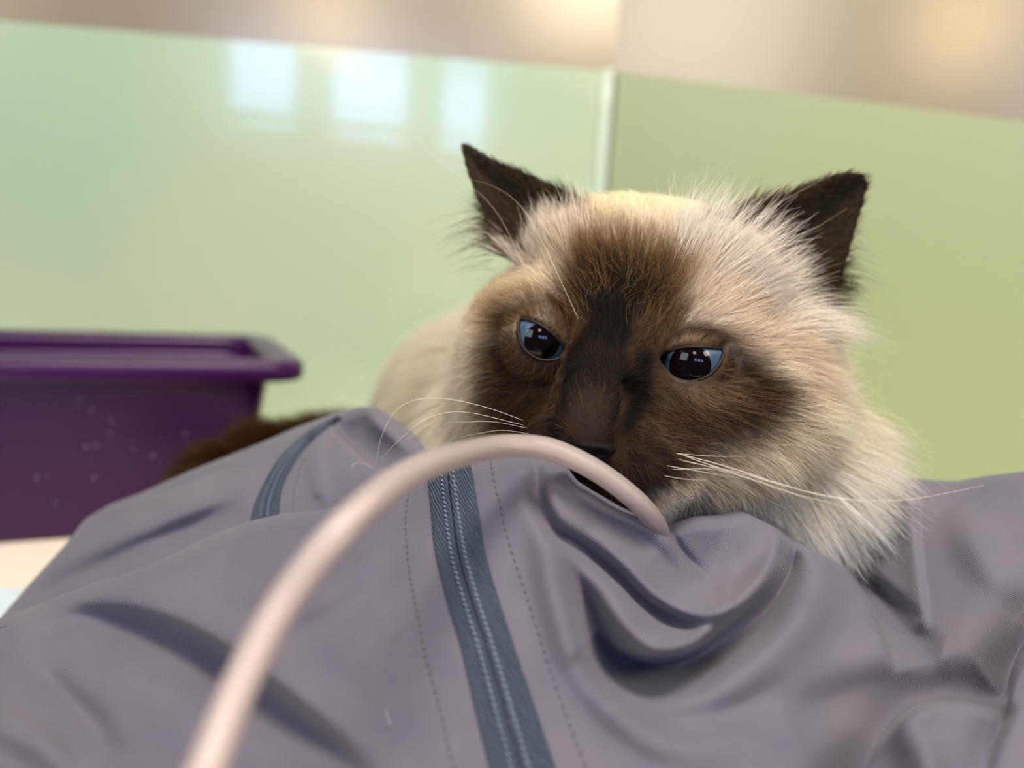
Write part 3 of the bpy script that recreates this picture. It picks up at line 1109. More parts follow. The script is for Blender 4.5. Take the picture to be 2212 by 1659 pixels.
wisps('ear_wisp', (1058, 500, .270), (-.95, .02), .016, 60, '3a3026', 41)
wisps('ear_wisp', (1052, 460, .272), (-.95, -.1), .009, 40, '3a3026', 42)
wisps('ear_wisp', (1812, 590, .274), (.95, .08), .015, 60, '352b22', 43)
wisps('ear_wisp', (1825, 530, .274), (.9, -.15), .010, 40, '352b22', 44)

# long pale hairs that sweep up across the ears
extra_set('ear_furnishing', 1700, [(1480, 545, 30), (1560, 590, 32), (1650, 650, 32), (1735, 695, 34)], 'f4ebe0', 2.5, 21, .00007)
extra_set('ear_furnishing', 700, [(1250, 510, 24), (1180, 540, 28), (1090, 560, 28)], 'f0e3d2', 2.1, 22, .00007)
print('fur', round(time.time() - T0, 1))

# ------------------------------------------------------------------ eyes, nose, whiskers
m_scl = mat('eye_white', lin('b9b6b4'), rough=.35)
m_pup = mat('pupil_black', lin('16070d'), rough=.6, spec=0)
m_iris = mat('iris_blue', lin('6f90b4'), rough=.45)
ti_ = nd(m_iris, 'ShaderNodeTexCoord'); ni = nd(m_iris, 'ShaderNodeTexNoise'); ni.inputs['Scale'].default_value = 900
ri = nd(m_iris, 'ShaderNodeValToRGB')
ri.color_ramp.elements[0].color = lin('3f5a77'); ri.color_ramp.elements[1].color = lin('839cb2')
lk(m_iris, ti_.outputs['Object'], ni.inputs['Vector']); lk(m_iris, ni.outputs['Fac'], ri.inputs['Fac']); lk(m_iris, ri.outputs['Color'], bsdf(m_iris).inputs['Base Color'])
m_corn = bpy.data.materials.new('cornea_clear'); m_corn.use_nodes = True
nt = m_corn.node_tree; nt.nodes.clear()
oo = nd(m_corn, 'ShaderNodeOutputMaterial'); tr_ = nd(m_corn, 'ShaderNodeBsdfTransparent'); gl_ = nd(m_corn, 'ShaderNodeBsdfGlossy')
gl_.inputs['Roughness'].default_value = .02
lw = nd(m_corn, 'ShaderNodeFresnel'); lw.inputs['IOR'].default_value = 1.42
ms = nd(m_corn, 'ShaderNodeMixShader')
lk(m_corn, lw.outputs[0], ms.inputs[0]); lk(m_corn, tr_.outputs[0], ms.inputs[1]); lk(m_corn, gl_.outputs[0], ms.inputs[2]); lk(m_corn, ms.outputs[0], oo.inputs['Surface'])
m_lid = mat('eyelid_skin', lin('2a201b'), rough=.55, spec=.25)


def cap_mesh(c, A, R, t0, t1, nt_=14, na=40):
    th = np.linspace(t0, t1, nt_); ph = np.linspace(0, 2 * np.pi, na, endpoint=False)
    T_, Pq = np.meshgrid(th, ph, indexing='ij')
    q = np.stack([np.sin(T_) * np.cos(Pq), np.sin(T_) * np.sin(Pq), np.cos(T_)], -1) * R
    V = (q.reshape(-1, 3) @ A.T) + c
    F = grid_faces(nt_, na, True)
    return toW(V), F


GAZE = {'R': (1489, 790, .0061), 'L': (1172, 737, .0055)}
for k, e in EYES.items():
    c = e['c']; gx, gy, pr_ = GAZE[k]
    # gaze axis: towards the point of the eyeball surface seen at the pupil centre
    ray = norm(PR(gx, gy, 1.0)); bq = ray @ c
    t = bq - math.sqrt(max(bq * bq - c @ c + EYE_R ** 2, 0))
    g = norm(ray * t - c)
    gx_ = norm(np.array([1.0, 0, 0]) - g * g[0]); gy_ = np.cross(g, gx_)
    A = np.stack([gx_, gy_, g], 1)
    tp_ = math.asin(pr_ / EYE_R); ti2 = math.asin(min(.93, .0094 / EYE_R))
    V, F = cap_mesh(c, A, EYE_R, ti2, math.pi - .02, 20)
    eye = mesh_np('eyeball', V, F, m_scl, parent=cat)
    eye['_abs'] = cat['_abs']
    V, F = cap_mesh(c, A, EYE_R, tp_, ti2 + .01, 10)
    mesh_np('iris', V, F, m_iris, parent=eye)
    V, F = cap_mesh(c, A, EYE_R, .001, tp_ + .01, 10)
    mesh_np('pupil', V, F, m_pup, parent=eye)
    V, F = cap_mesh(c, A, EYE_R + .0002, .001, 1.45, 24, 64)
    mesh_np('cornea', V, F, m_corn, parent=eye)
    P2 = np.array(e['P2'], float)
    ring = catmull(np.vstack([P2[-1:], P2, P2[:2]]), 200)
    # closed loop cut
    d0 = np.linalg.norm(ring - P2[0], axis=1)[:60].argmin()
    d1 = 140 + np.linalg.norm(ring - P2[0], axis=1)[140:].argmin()
    ring = ring[d0:d1]
    rz = np.sqrt(np.clip((EYE_R + .0005) ** 2 - (ring ** 2).sum(1), 1e-8, None))
    R3 = toW(np.c_[ring, rz] @ e['A'].T + c)
    Vt, Ft = tube_mesh(np.vstack([R3, R3[:1]]), .00045, 8, cap=False)
    mesh_np('eyelid', Vt, Ft, m_lid, parent=cat)

# nose leather with two nostrils
m_nose = mat('nose_leather', lin('0c0807'), rough=.7, spec=.15)
th = np.linspace(.02, np.pi - .02, 26); ph = np.linspace(0, 2 * np.pi, 48, endpoint=False)
T_, Pq = np.meshgrid(th, ph, indexing='ij')
q = np.stack([np.sin(T_) * np.cos(Pq), np.cos(T_), np.sin(T_) * np.sin(Pq)], -1).reshape(-1, 3)   # right, up, front
q[:, 0] *= (1 + .25 * q[:, 1])                            # wider on top
qq = q * np.array([.0078, .0032, .0036])
for sx in (-1, 1):
    dd_ = np.linalg.norm((q - np.array([sx * .52, -.15, .8])) / np.array([.26, .34, .5]), axis=1)
    qq[:, 2] -= .0026 * np.exp(-dd_ ** 2)
qq[:, 2] -= .0008 * np.exp(-(q[:, 0] / .12) ** 2) * (q[:, 1] < .3)
nc_ = PR(1266, 967, .2108)
V = toW(nc_ + qq @ np.stack([hr, hu, hf], 1).T)
mesh_np('nose', V, grid_faces(26, 48, True), m_nose, parent=cat)

m_whisk = mat('whisker', lin('f3e8d6'), rough=.35, spec=.4)
WH = [  # (px, py, d)... , radius mm
    ([(1448, 978, .2165), (1530, 985, .212), (1612, 986, .209)], .10),
    ([(1455, 978, .216), (1560, 1005, .206), (1700, 1050, .199), (1820, 1078, .197), (1950, 1080, .199), (2040, 1066, .202), (2125, 1048, .206)], .14),
    ([(1480, 986, .215), (1580, 1020, .205), (1720, 1068, .200), (1800, 1088, .198), (1870, 1114, .199), (1965, 1166, .202)], .13),
    ([(1430, 1004, .2135), (1520, 1020, .208), (1592, 1032, .206)], .11),
    ([(1452, 1014, .2135), (1540, 1014, .208), (1604, 1036, .206)], .11),
    ([(1424, 1026, .213), (1480, 1035, .208), (1524, 1037, .206)], .10),
    ([(1470, 995, .215), (1600, 1022, .204), (1720, 1056, .200), (1840, 1080, .199), (1985, 1100, .203)], .09),
    ([(1460, 990, .2155), (1560, 1016, .208), (1700, 1062, .207), (1800, 1100, .211)], .09),
    ([(1130, 908, .229), (1050, 880, .221), (960, 861, .218), (890, 866, .216), (848, 895, .215), (822, 950, .214), (812, 1004, .214)], .11),
    ([(1130, 918, .229), (1000, 890, .220), (920, 905, .217), (865, 948, .215), (822, 992, .214)], .10),
    ([(1140, 925, .228), (1060, 911, .221), (960, 914, .219)], .08),
    ([(1160, 940, .226), (1080, 930, .220), (990, 945, .218)], .07),
    ([(1250, 690, .232), (1170, 520, .238), (1120, 440, .243), (1065, 402, .248), (1018, 388, .25)], .07),
    ([(1160, 640, .238), (1080, 470, .25), (1010, 395, .258), (940, 338, .262), (900, 296, .264)], .05),
    ([(1470, 640, .236), (1540, 550, .240), (1620, 480, .247), (1730, 412, .255), (1805, 374, .26)], .07),
    ([(1520, 660, .234), (1640, 560, .240), (1750, 500, .248), (1830, 450, .255)], .06),
    ([(1640, 920, .238), (1760, 925, .240), (1880, 965, .246), (1950, 1010, .25)], .06),
]
for pts, r in WH:
    C3 = catmull(np.array([PW(*p) for p in pts]), 26)
    rad = r * .72 / 1000 * (1 - .75 * np.linspace(0, 1, 26) ** 1.3)
    V, F = tube_mesh(C3, rad, 6)
    mesh_np('whisker', V, F, m_whisk, parent=cat)
print('face', round(time.time() - T0, 1))

# ------------------------------------------------------------------ the crumpled grey garment: draped cloth panels, zippers, stitches
def tps(ctrl):
    C_ = np.array(ctrl, float); P = C_[:, :2] / 1000.0; z = C_[:, 2]
    n_ = len(P)
    r2_ = ((P[:, None] - P[None]) ** 2).sum(-1)
    K = np.where(r2_ > 0, r2_ * np.log(r2_ + 1e-12), 0) + np.eye(n_) * 2e-3
    Q = np.c_[np.ones(n_), P]
    A_ = np.block([[K, Q], [Q.T, np.zeros((3, 3))]])
    sol = np.linalg.solve(A_, np.r_[z, 0, 0, 0])
    w_, a_ = sol[:n_], sol[n_:]

    def f(px, py):
        x = np.stack([px, py], -1) / 1000.0
        sh = x.shape[:-1]; x = x.reshape(-1, 2)
        out = np.empty(len(x))
        for i0 in range(0, len(x), 20000):
            q_ = x[i0:i0 + 20000]
            r_ = ((q_[:, None] - P[None]) ** 2).sum(-1)
            out[i0:i0 + 20000] = np.where(r_ > 0, r_ * np.log(r_ + 1e-12), 0) @ w_ + a_[0] + q_ @ a_[1:]
        return out.reshape(sh)
    return f


def stroke_field(px, py, strokes):
    """sum of fold strokes: (wL, wR, [(px, py, mm), ...]); positive mm rises towards the viewer"""
    sh = px.shape
    x = np.stack([px, py], -1).reshape(-1, 2)
    tot = np.zeros(len(x))
    for wl, wr, pts in strokes:
        S_ = catmull(np.array([(a_, b_, 0, c_) for a_, b_, c_ in pts], float), max(12, 6 * len(pts)))
        lo = S_[:, :2].min(0) - 3 * max(wl, wr); hi = S_[:, :2].max(0) + 3 * max(wl, wr)
        m_ = ((x > lo) & (x < hi)).all(1)
        if not m_.any():
            continue
        q_ = x[m_]
        bd = np.full(len(q_), 1e18); val = np.zeros(len(q_))
        for k in range(len(S_) - 1):
            a_, b_ = S_[k, :2], S_[k + 1, :2]
            ab = b_ - a_
            t = np.clip(((q_ - a_) @ ab) / (ab @ ab), 0, 1)
            dv = q_ - a_ - t[:, None] * ab
            d2 = (dv ** 2).sum(1)
            side = ab[0] * (q_[:, 1] - a_[1]) - ab[1] * (q_[:, 0] - a_[0])     # >0: right-hand side (image y down)
            wdt = np.where(side > 0, wr, wl)
            A_ = S_[k, 3] + (S_[k + 1, 3] - S_[k, 3]) * t
            better = d2 < bd
            bd = np.where(better, d2, bd)
            val = np.where(better, A_ * np.exp(-d2 / wdt ** 2), val)
        tot[m_] += val
    return tot.reshape(sh) / 1000.0 * 1.6


class Cloth:
    def __init__(s, ctrl, crest, strokes, R=34, Rd=.010):
        s.base = tps(ctrl); s.crest_pts = np.array(crest, float); s.strokes = strokes; s.R, s.Rd = R, Rd
        s.cx = np.linspace(crest[0][0], crest[-1][0], 900)
        c = np.interp(s.cx, s.crest_pts[:, 0], s.crest_pts[:, 1])
        k = np.ones(9) / 9
        s.cy = np.convolve(np.pad(c, 4, mode='edge'), k, mode='valid')

    def crest(s, px):
        return np.interp(px, s.cx, s.cy)

    def depth(s, px, py):
        px = np.asarray(px, float); py = np.asarray(py, float)
        d = s.base(px, py) - stroke_field(px, py, s.strokes)
        e = np.clip((py - s.crest(px)) / s.R, 0, 1)
        return d + s.Rd * (1 - np.sqrt(np.clip(1 - (1 - e) ** 2, 0, 1)))

    def pt(s, px, py, lift=0.0):
        d = s.depth(px, py) - lift
        return PW(px, py, d)

    def normal(s, px, py):
        h = 3.0
        a_ = s.pt(px + h, py) - s.pt(px - h, py); b_ = s.pt(px, py + h) - s.pt(px, py - h)
        n_ = np.cross(b_, a_)
        n_ /= np.linalg.norm(n_, axis=-1)[..., None]
        vw = CAM - s.pt(px, py)
        sg = np.sign((n_ * vw).sum(-1))[..., None]
        return n_ * sg

    def mesh(s, name, x0, x1, bottom, step, nrow, material, parent):
        gx = np.arange(x0, x1 + step, step)
        # rows: denser near the crest
        tt = np.linspace(0, 1, nrow)
        tt = 1 - (1 - tt) ** 1.35
        cy = s.crest(gx)
        bt = np.interp(gx, [p_[0] for p_ in bottom], [p_[1] for p_ in bottom]) if not np.isscalar(bottom) else np.full(len(gx), bottom)
        PYs = bt[None] + (cy - bt)[None] * tt[:, None]
        PXs = np.broadcast_to(gx[None], PYs.shape)
        Pv = s.pt(PXs, PYs)
        dc = s.depth(gx, cy)
        back = []
        for e_, dd_ in ((4, .004), (14, .009), (40, .016), (90, .024), (170, .030), (280, .034)):
            back.append(PW(gx, cy + e_, dc + dd_))
        G = np.concatenate([Pv, np.array(back)], 0)
        G[..., 2] = np.maximum(G[..., 2], .0015)
        nr_, ncx = G.shape[:2]
        seg_u = np.r_[0, np.cumsum(np.linalg.norm(np.diff(G[nr_ // 3], axis=0), axis=1))]
        uvu = np.broadcast_to(gx * .00013, (nr_, ncx)); uvv = np.concatenate([PYs * .00013, np.broadcast_to((cy[None] - 40) * .00013, (len(back), ncx))], 0)
        o = mesh_np(name, G.reshape(-1, 3), grid_faces(nr_, ncx), material, parent=parent, uv=np.stack([uvu, uvv], -1).reshape(-1, 2) * 1000)
        md = o.modifiers.new('cloth_thickness', 'SOLIDIFY'); md.thickness = .0007; md.offset = 0
        return o


# twill fabric
m_fab = mat('grey_mauve_twill', lin('7e7884'), rough=.72, spec=.25)
bf_ = bsdf(m_fab)
bf_.inputs['Sheen Weight'].default_value = .18
bf_.inputs['Sheen Roughness'].default_value = .45
uvn = nd(m_fab, 'ShaderNodeUVMap'); uvn.uv_map = 'UVMap'
mpf = nd(m_fab, 'ShaderNodeMapping'); mpf.inputs['Rotation'].default_value = (0, 0, math.radians(58)); mpf.inputs['Scale'].default_value = (1, 1, 1)
wv = nd(m_fab, 'ShaderNodeTexWave'); wv.inputs['Scale'].default_value = .62; wv.inputs['Distortion'].default_value = .6; wv.inputs['Detail'].default_value = 1
nf = nd(m_fab, 'ShaderNodeTexNoise'); nf.inputs['Scale'].default_value = 1.6; nf.inputs['Detail'].default_value = 4
mf = nd(m_fab, 'ShaderNodeMath', operation='ADD')
bpf = nd(m_fab, 'ShaderNodeBump'); bpf.inputs['Strength'].default_value = .30; bpf.inputs['Distance'].default_value = .0004
lk(m_fab, uvn.outputs[0], mpf.inputs['Vector']); lk(m_fab, mpf.outputs[0], wv.inputs['Vector']); lk(m_fab, uvn.outputs[0], nf.inputs['Vector'])
lk(m_fab, wv.outputs['Fac'], mf.inputs[0]); lk(m_fab, nf.outputs['Fac'], mf.inputs[1]); lk(m_fab, mf.outputs[0], bpf.inputs['Height']); lk(m_fab, bpf.outputs[0], bf_.inputs['Normal'])
nf2 = nd(m_fab, 'ShaderNodeTexNoise'); nf2.inputs['Scale'].default_value = .045; nf2.inputs['Detail'].default_value = 3
rf2 = nd(m_fab, 'ShaderNodeValToRGB')
rf2.color_ramp.elements[0].position = .3; rf2.color_ramp.elements[0].color = lin('625f6c')
rf2.color_ramp.elements[1].position = .7; rf2.color_ramp.elements[1].color = lin('6d6872')
lk(m_fab, uvn.outputs[0], nf2.inputs['Vector']); lk(m_fab, nf2.outputs['Fac'], rf2.inputs['Fac']); lk(m_fab, rf2.outputs[0], bf_.inputs['Base Color'])

GO = np.array([0.0, .17, 0.0])
garment = bpy.data.objects.new('garment', None); link(garment); garment.location = GO; garment['_abs'] = [float(x) for x in GO]
tag(garment, 'crumpled grey-mauve garment with slate blue zippers bundled under the cat\'s chin', 'garment')

A_CTRL = [(0, 1340, .240), (0, 1500, .205), (0, 1659, .178), (0, 1900, .152), (-400, 1450, .235), (-400, 1900, .165),
          (300, 1230, .242), (600, 1115, .238), (880, 1045, .223), (300, 1450, .197), (300, 1659, .167), (300, 1900, .142),
          (700, 1300, .196), (700, 1500, .171), (700, 1659, .153), (700, 1900, .132),
          (1000, 995, .213), (1000, 1200, .188), (1050, 1400, .167), (1120, 1659, .146), (1120, 1900, .127),
          (1220, 1000, .208), (1330, 1095, .210), (1440, 1140, .213), (1300, 1250, .191), (1300, 1450, .170), (1350, 1659, .151), (1400, 1900, .132),
          (1580, 1112, .226), (1690, 1155, .229), (1600, 1300, .201), (1600, 1500, .176), (1650, 1659, .159), (1700, 1900, .139),
          (1850, 1220, .245), (1920, 1045, .275), (2060, 1042, .270), (2212, 1020, .262), (2600, 1000, .26),
          (1900, 1400, .207), (1900, 1659, .172), (2000, 1250, .238), (2212, 1250, .228), (2212, 1450, .202), (2212, 1659, .182), (2212, 1900, .160), (2600, 1300, .23), (2600, 1900, .17)]
A_CREST = [(-400, 1560), (0, 1337), (60, 1316), (200, 1262), (320, 1225), (480, 1148), (550, 1125), (620, 1110), (690, 1106), (780, 1085), (880, 1046), (905, 1025), (940, 1004), (1010, 993),
           (1060, 985), (1140, 984), (1195, 990), (1222, 1002), (1238, 1036), (1290, 1068), (1340, 1095), (1400, 1115), (1430, 1128), (1446, 1140), (1462, 1130), (1500, 1118), (1560, 1114), (1590, 1103),
           (1620, 1100), (1657, 1120), (1712, 1156), (1772, 1176), (1820, 1150), (1870, 1100), (1905, 1054), (1930, 1033), (1980, 1036), (2060, 1042), (2130, 1030), (2212, 1020), (2600, 1000)]
A_STROKES = [
    (120, 7, [(1690, 1150, -10), (1772, 1192, -20), (1827, 1220, -18), (1854, 1261, -13), (1886, 1316, -9), (1914, 1385, -5), (1936, 1453, 0)]),
    (13, 58, [(1280, 1370, 0), (1310, 1400, -8), (1345, 1421, -16), (1400, 1432, -18), (1470, 1424, -14), (1530, 1390, -11), (1610, 1320, -9), (1665, 1250, -6), (1696, 1180, -2)]),
    (38, 30, [(1200, 1110, 1), (1262, 1220, 4), (1330, 1320, 6), (1400, 1392, 7), (1480, 1392, 6), (1560, 1340, 5), (1640, 1260, 4), (1680, 1200, 1)]),
    (20, 24, [(1158, 1020, -3), (1165, 1080, -5), (1200, 1145, -6), (1255, 1182, -6), (1337, 1246, -7), (1392, 1297, -7), (1456, 1340, -5), (1520, 1368, 0)]),
    (24, 20, [(1300, 1170, 1), (1350, 1225, 3), (1406, 1285, 5), (1497, 1322, 6), (1589, 1304, 6), (1657, 1254, 5), (1686, 1200, 4), (1690, 1160, 2)]),
    (24, 22, [(1708, 1172, -5), (1700, 1240, -6), (1655, 1330, -5), (1580, 1400, -1)]),
    (95, 95, [(1440, 1165, -3), (1520, 1225, -7), (1580, 1245, -5)]),
    (26, 22, [(1230, 1020, 3), (1300, 1090, 3), (1400, 1138, 3), (1460, 1195, 2), (1530, 1265, 0)]),
    (12, 12, [(1446, 1150, -3), (1480, 1200, -3), (1540, 1262, 0)]),
    (40, 30, [(1225, 1170, -1), (1262, 1270, -5), (1282, 1362, -7), (1310, 1405, -7), (1360, 1425, -3)]),
    (45, 40, [(1150, 1030, 2), (1180, 1150, 3), (1205, 1300, 4), (1262, 1450, 3), (1400, 1590, 3), (1600, 1640, 0)]),
    (34, 60, [(1300, 1560, 0), (1430, 1562, -1.6), (1530, 1548, -2), (1612, 1522, -1.8), (1700, 1465, 0)]),
    (16, 34, [(1800, 1200, -3), (1850, 1232, -9), (1895, 1270, -9), (1945, 1310, -5), (1990, 1345, 0)]),
    (60, 60, [(1500, 1480, 0), (1640, 1420, 3), (1740, 1320, 5), (1790, 1240, 4)]),
    (50, 70, [(1700, 1560, 0), (1790, 1520, -4), (1900, 1480, -4), (2050, 1440, 0)]),
    (40, 60, [(-40, 1340, 0), (80, 1325, -2), (200, 1335, -5), (330, 1375, -8), (470, 1450, -8), (570, 1535, -6), (720, 1630, -3), (800, 1700, 0)]),
    (50, 34, [(40, 1345, 2), (220, 1295, 4), (400, 1330, 5), (560, 1430, 4), (700, 1540, 3), (860, 1700, 0)]),
    (40, 40, [(0, 1560, 4), (90, 1610, 4), (170, 1690, 0)]),
    (34, 34, [(120, 1480, -3), (200, 1560, -3), (260, 1660, 0)]),
    (50, 44, [(540, 1350, 0), (660, 1300, 2), (760, 1230, 2), (850, 1150, 0)]),
    (46, 54, [(600, 1400, 0), (720, 1350, -1.6), (830, 1260, -1.6), (880, 1180, 0)]),
    (70, 20, [(1850, 1690, -4), (1900, 1590, -6), (1960, 1530, -7), (2060, 1500, -7), (2160, 1510, -9), (2185, 1440, -9), (2225, 1360, -5)]),
    (10, 26, [(1965, 1060, 1), (1972, 1140, 2.5), (1978, 1210, 2.5), (1990, 1300, 2.5), (2002, 1370, 0)]),
    (30, 40, [(1890, 1290, -2), (1930, 1340, -5), (1985, 1385, -4), (2040, 1400, 0)]),
    (44, 44, [(2060, 1090, 0), (2100, 1170, 4), (2150, 1240, 3), (2220, 1290, 0)]),
]
A_CTRL = [(a_, b_, d_ + .25 * max(0, .215 - d_)) for a_, b_, d_ in A_CTRL]
clA = Cloth(A_CTRL, A_CREST, A_STROKES)
front = clA.mesh('front_panel', -380, 2560, 1950, 5.5, 200, m_fab, garment)

B_CTRL = [(-300, 1620, .28), (0, 1345, .290), (165, 1150, .320), (300, 1068, .322), (560, 960, .318), (700, 905, .312), (790, 880, .300), (905, 955, .272), (960, 1020, .262),
          (300, 1230, .262), (600, 1115, .258), (690, 1108, .252), (850, 1060, .246), (600, 1300, .245), (0, 1480, .262), (300, 1400, .245), (900, 1200, .235), (700, 1000, .275), (450, 1100, .282)]
B_CREST = [(-300, 1620), (0, 1338), (60, 1268), (140, 1180), (165, 1150), (185, 1122), (240, 1090), (300, 1068), (420, 1015), (560, 960), (640, 925), (700, 903), (740, 889), (778, 880), (812, 881), (850, 905), (885, 930), (912, 962), (1000, 1060)]
B_STROKES = [
    (62, 5, [(722, 912, -4), (745, 945, -11), (780, 978, -13), (815, 1004, -12), (850, 1030, -8)]),
    (14, 14, [(800, 890, 3), (815, 915, 3), (850, 945, 2), (890, 985, 0)]),
    (12, 12, [(190, 1098, 0), (260, 1078, -3), (350, 1060, -4), (430, 1034, -3), (500, 1005, 0)]),
    (40, 34, [(120, 1215, 2), (250, 1160, 5), (400, 1100, 6), (520, 1045, 4), (600, 1000, 0)]),
    (30, 36, [(60, 1300, -2), (200, 1235, -5), (330, 1175, -6), (440, 1130, -5), (530, 1090, 0)]),
    (24, 16, [(690, 940, 3), (680, 1000, 3), (690, 1060, 2)]),
]
clB = Cloth(B_CTRL, B_CREST, B_STROKES, R=26, Rd=.008)
back_p = clB.mesh('back_fold', -280, 990, [(-280, 1780), (0, 1500), (300, 1330), (600, 1210), (990, 1160)], 6, 90, m_fab, garment)

# near fold in the lower right corner
D_CTRL = [(1780, 1800, .160), (1880, 1640, .166), (1990, 1520, .164), (2080, 1518, .166), (2170, 1535, .165), (2200, 1440, .172), (2260, 1380, .174), (2500, 1300, .19), (2050, 1700, .152), (2200, 1700, .152), (2400, 1700, .155), (2100, 1950, .135), (2500, 1950, .14), (2150, 1600, .160)]
D_CREST = [(1700, 1950), (1790, 1790), (1850, 1690), (1900, 1605), (1950, 1548), (1985, 1524), (2020, 1517), (2070, 1519), (2130, 1530), (2165, 1535), (2180, 1528), (2188, 1480), (2200, 1440), (2220, 1400), (2260, 1350), (2560, 1250)]
D_STROKES = [(16, 40, [(2172, 1540, -4), (2140, 1620, -3), (2120, 1720, 0)]), (40, 40, [(1960, 1570, 2), (2000, 1660, 3), (1990, 1800, 0)])]
clD = Cloth(D_CTRL, D_CREST, D_STROKES, R=30, Rd=.008)
clD.mesh('corner_fold', 1720, 2540, 1990, 6, 60, m_fab, garment)

# ---- zippers
m_tape = mat('slate_zipper_tape', lin('45536a'), rough=.6, spec=.3)
bt_ = bsdf(m_tape)
ut = nd(m_tape, 'ShaderNodeUVMap'); ut.uv_map = 'UVMap'
mt_ = nd(m_tape, 'ShaderNodeMapping'); mt_.inputs['Rotation'].default_value = (0, 0, math.radians(35))
wt = nd(m_tape, 'ShaderNodeTexWave'); wt.inputs['Scale'].default_value = .5; wt.inputs['Distortion'].default_value = 5; wt.inputs['Detail'].default_value = 2
bpt = nd(m_tape, 'ShaderNodeBump'); bpt.inputs['Strength'].default_value = .9; bpt.inputs['Distance'].default_value = .0004
lk(m_tape, ut.outputs[0], mt_.inputs['Vector']); lk(m_tape, mt_.outputs[0], wt.inputs['Vector']); lk(m_tape, wt.outputs['Fac'], bpt.inputs['Height']); lk(m_tape, bpt.outputs[0], bt_.inputs['Normal'])
rt_ = nd(m_tape, 'ShaderNodeValToRGB'); rt_.color_ramp.elements[0].color = lin('343d49'); rt_.color_ramp.elements[1].color = lin('4e5968')
lk(m_tape, wt.outputs['Fac'], rt_.inputs['Fac']); lk(m_tape, rt_.outputs[0], bt_.inputs['Base Color'])
m_groove = mat('zipper_seam_dark', lin('2c3646'), rough=.6)
m_thr_b = mat('zipper_stitch_thread', lin('74818f'), rough=.55)
m_thr_g = mat('grey_stitch_thread', lin('554f5b'), rough=.6)  # grey thread darkened: pucker shading at the needle holes is in its colour

# one small thread mesh shared by every stitch
bm = bmesh.new()
bmesh.ops.create_icosphere(bm, subdivisions=1, radius=1.0)
st_me = {}
for nm, mm in (('b', m_thr_b), ('g', m_thr_g)):
    me = bpy.data.meshes.new('stitch'); bm.to_mesh(me); me.materials.append(mm)
    me.polygons.foreach_set('use_smooth', np.ones(len(me.polygons), bool))
    st_me[nm] = me
bm.free()


def stitches(cloth, path, gap, length, width, key, parent, lift, tilt=0.0):
    """a row of single thread stitches along a path of pixels on the cloth"""
    Pp = catmull(np.array([(a_, b_, 0) for a_, b_ in path], float), 400)[:, :2]
    W3 = cloth.pt(Pp[:, 0], Pp[:, 1])
    s_ = np.r_[0, np.cumsum(np.linalg.norm(np.diff(W3, axis=0), axis=1))]
    N3 = cloth.normal(Pp[:, 0], Pp[:, 1])
    u_ = np.arange(gap / 2, s_[-1], gap)
    rg_ = np.random.default_rng(3)
    for u in u_:
        c = np.array([np.interp(u, s_, W3[:, k]) for k in range(3)])
        c2 = np.array([np.interp(u + .0004, s_, W3[:, k]) for k in range(3)])
        n_ = np.array([np.interp(u, s_, N3[:, k]) for k in range(3)]); n_ /= np.linalg.norm(n_)
        t_ = c2 - c
        if np.linalg.norm(t_) < 1e-7:
            continue
        t_ /= np.linalg.norm(t_); t_ = t_ - n_ * (t_ @ n_); t_ /= np.linalg.norm(t_)
        b_ = np.cross(n_, t_)
        ca, sa = math.cos(tilt), math.sin(tilt)
        t2 = t_ * ca + b_ * sa; b2 = -t_ * sa + b_ * ca
        o = bpy.data.objects.new('stitch', st_me[key])
        link(o, parent)
        c = c + n_ * lift - np.array(parent['_abs'])
        j = rg_.uniform(.85, 1.15)
        Mx = Matrix.Identity(4)
        for i in range(3):
            Mx[i][0], Mx[i][1], Mx[i][2], Mx[i][3] = t2[i] * length / 2 * j, b2[i] * width / 2, n_[i] * width / 2, c[i]
        o.matrix_local = Mx


def zipper(cloth, rows, parent, n, seam, lift0=.0006):
    """rows: (py, left px, right px, ly, ry) edge stations; builds two tape halves, a raised coil and a seam"""
    Rr = catmull(np.array([(a_, b_, 0, c_, d_, e_) for a_, b_, c_, d_, e_ in rows], float)[:, [0, 1, 2, 3, 4, 5]], n)
    lx, ly, rx, ry, sm_ = Rr[:, 0], Rr[:, 1], Rr[:, 3], Rr[:, 4], Rr[:, 5]
    vv = np.linspace(0, 1, 25)

    def strip(name, v0, v1, prof, m, par, k=13):
        v = np.linspace(v0, v1, k)
        PXz = lx[:, None] * (1 - v) + rx[:, None] * v
        PYz = ly[:, None] * (1 - v) + ry[:, None] * v
        hgt = np.array([prof(x) for x in v])
        N3 = cloth.normal(PXz, PYz)
        Pz = cloth.pt(PXz, PYz) + N3 * hgt[None, :, None]
        uvz = np.stack([np.broadcast_to(v * 12, PXz.shape), np.broadcast_to((np.arange(n) * .35)[:, None], PXz.shape)], -1)
        o = mesh_np(name, Pz.reshape(-1, 3), grid_faces(n, k), m, parent=par, uv=uvz.reshape(-1, 2))
        md = o.modifiers.new('tape_thickness', 'SOLIDIFY'); md.thickness = .0004; md.offset = 0
        return o

    def prof(v):
        h = .0007 + .0005 * math.exp(-((v - .5) / .17) ** 4)
        return h
    zp = strip('zipper', 0, seam - .016, prof, m_tape, parent, 14)
    zp['_abs'] = parent['_abs']
    strip('zipper_tape', seam + .016, 1, prof, m_tape, zp, 14)
    strip('zipper_seam', seam - .03, seam + .03, lambda v: .0005, m_groove, zp, 4)
    return zp, lx, ly, rx, ry


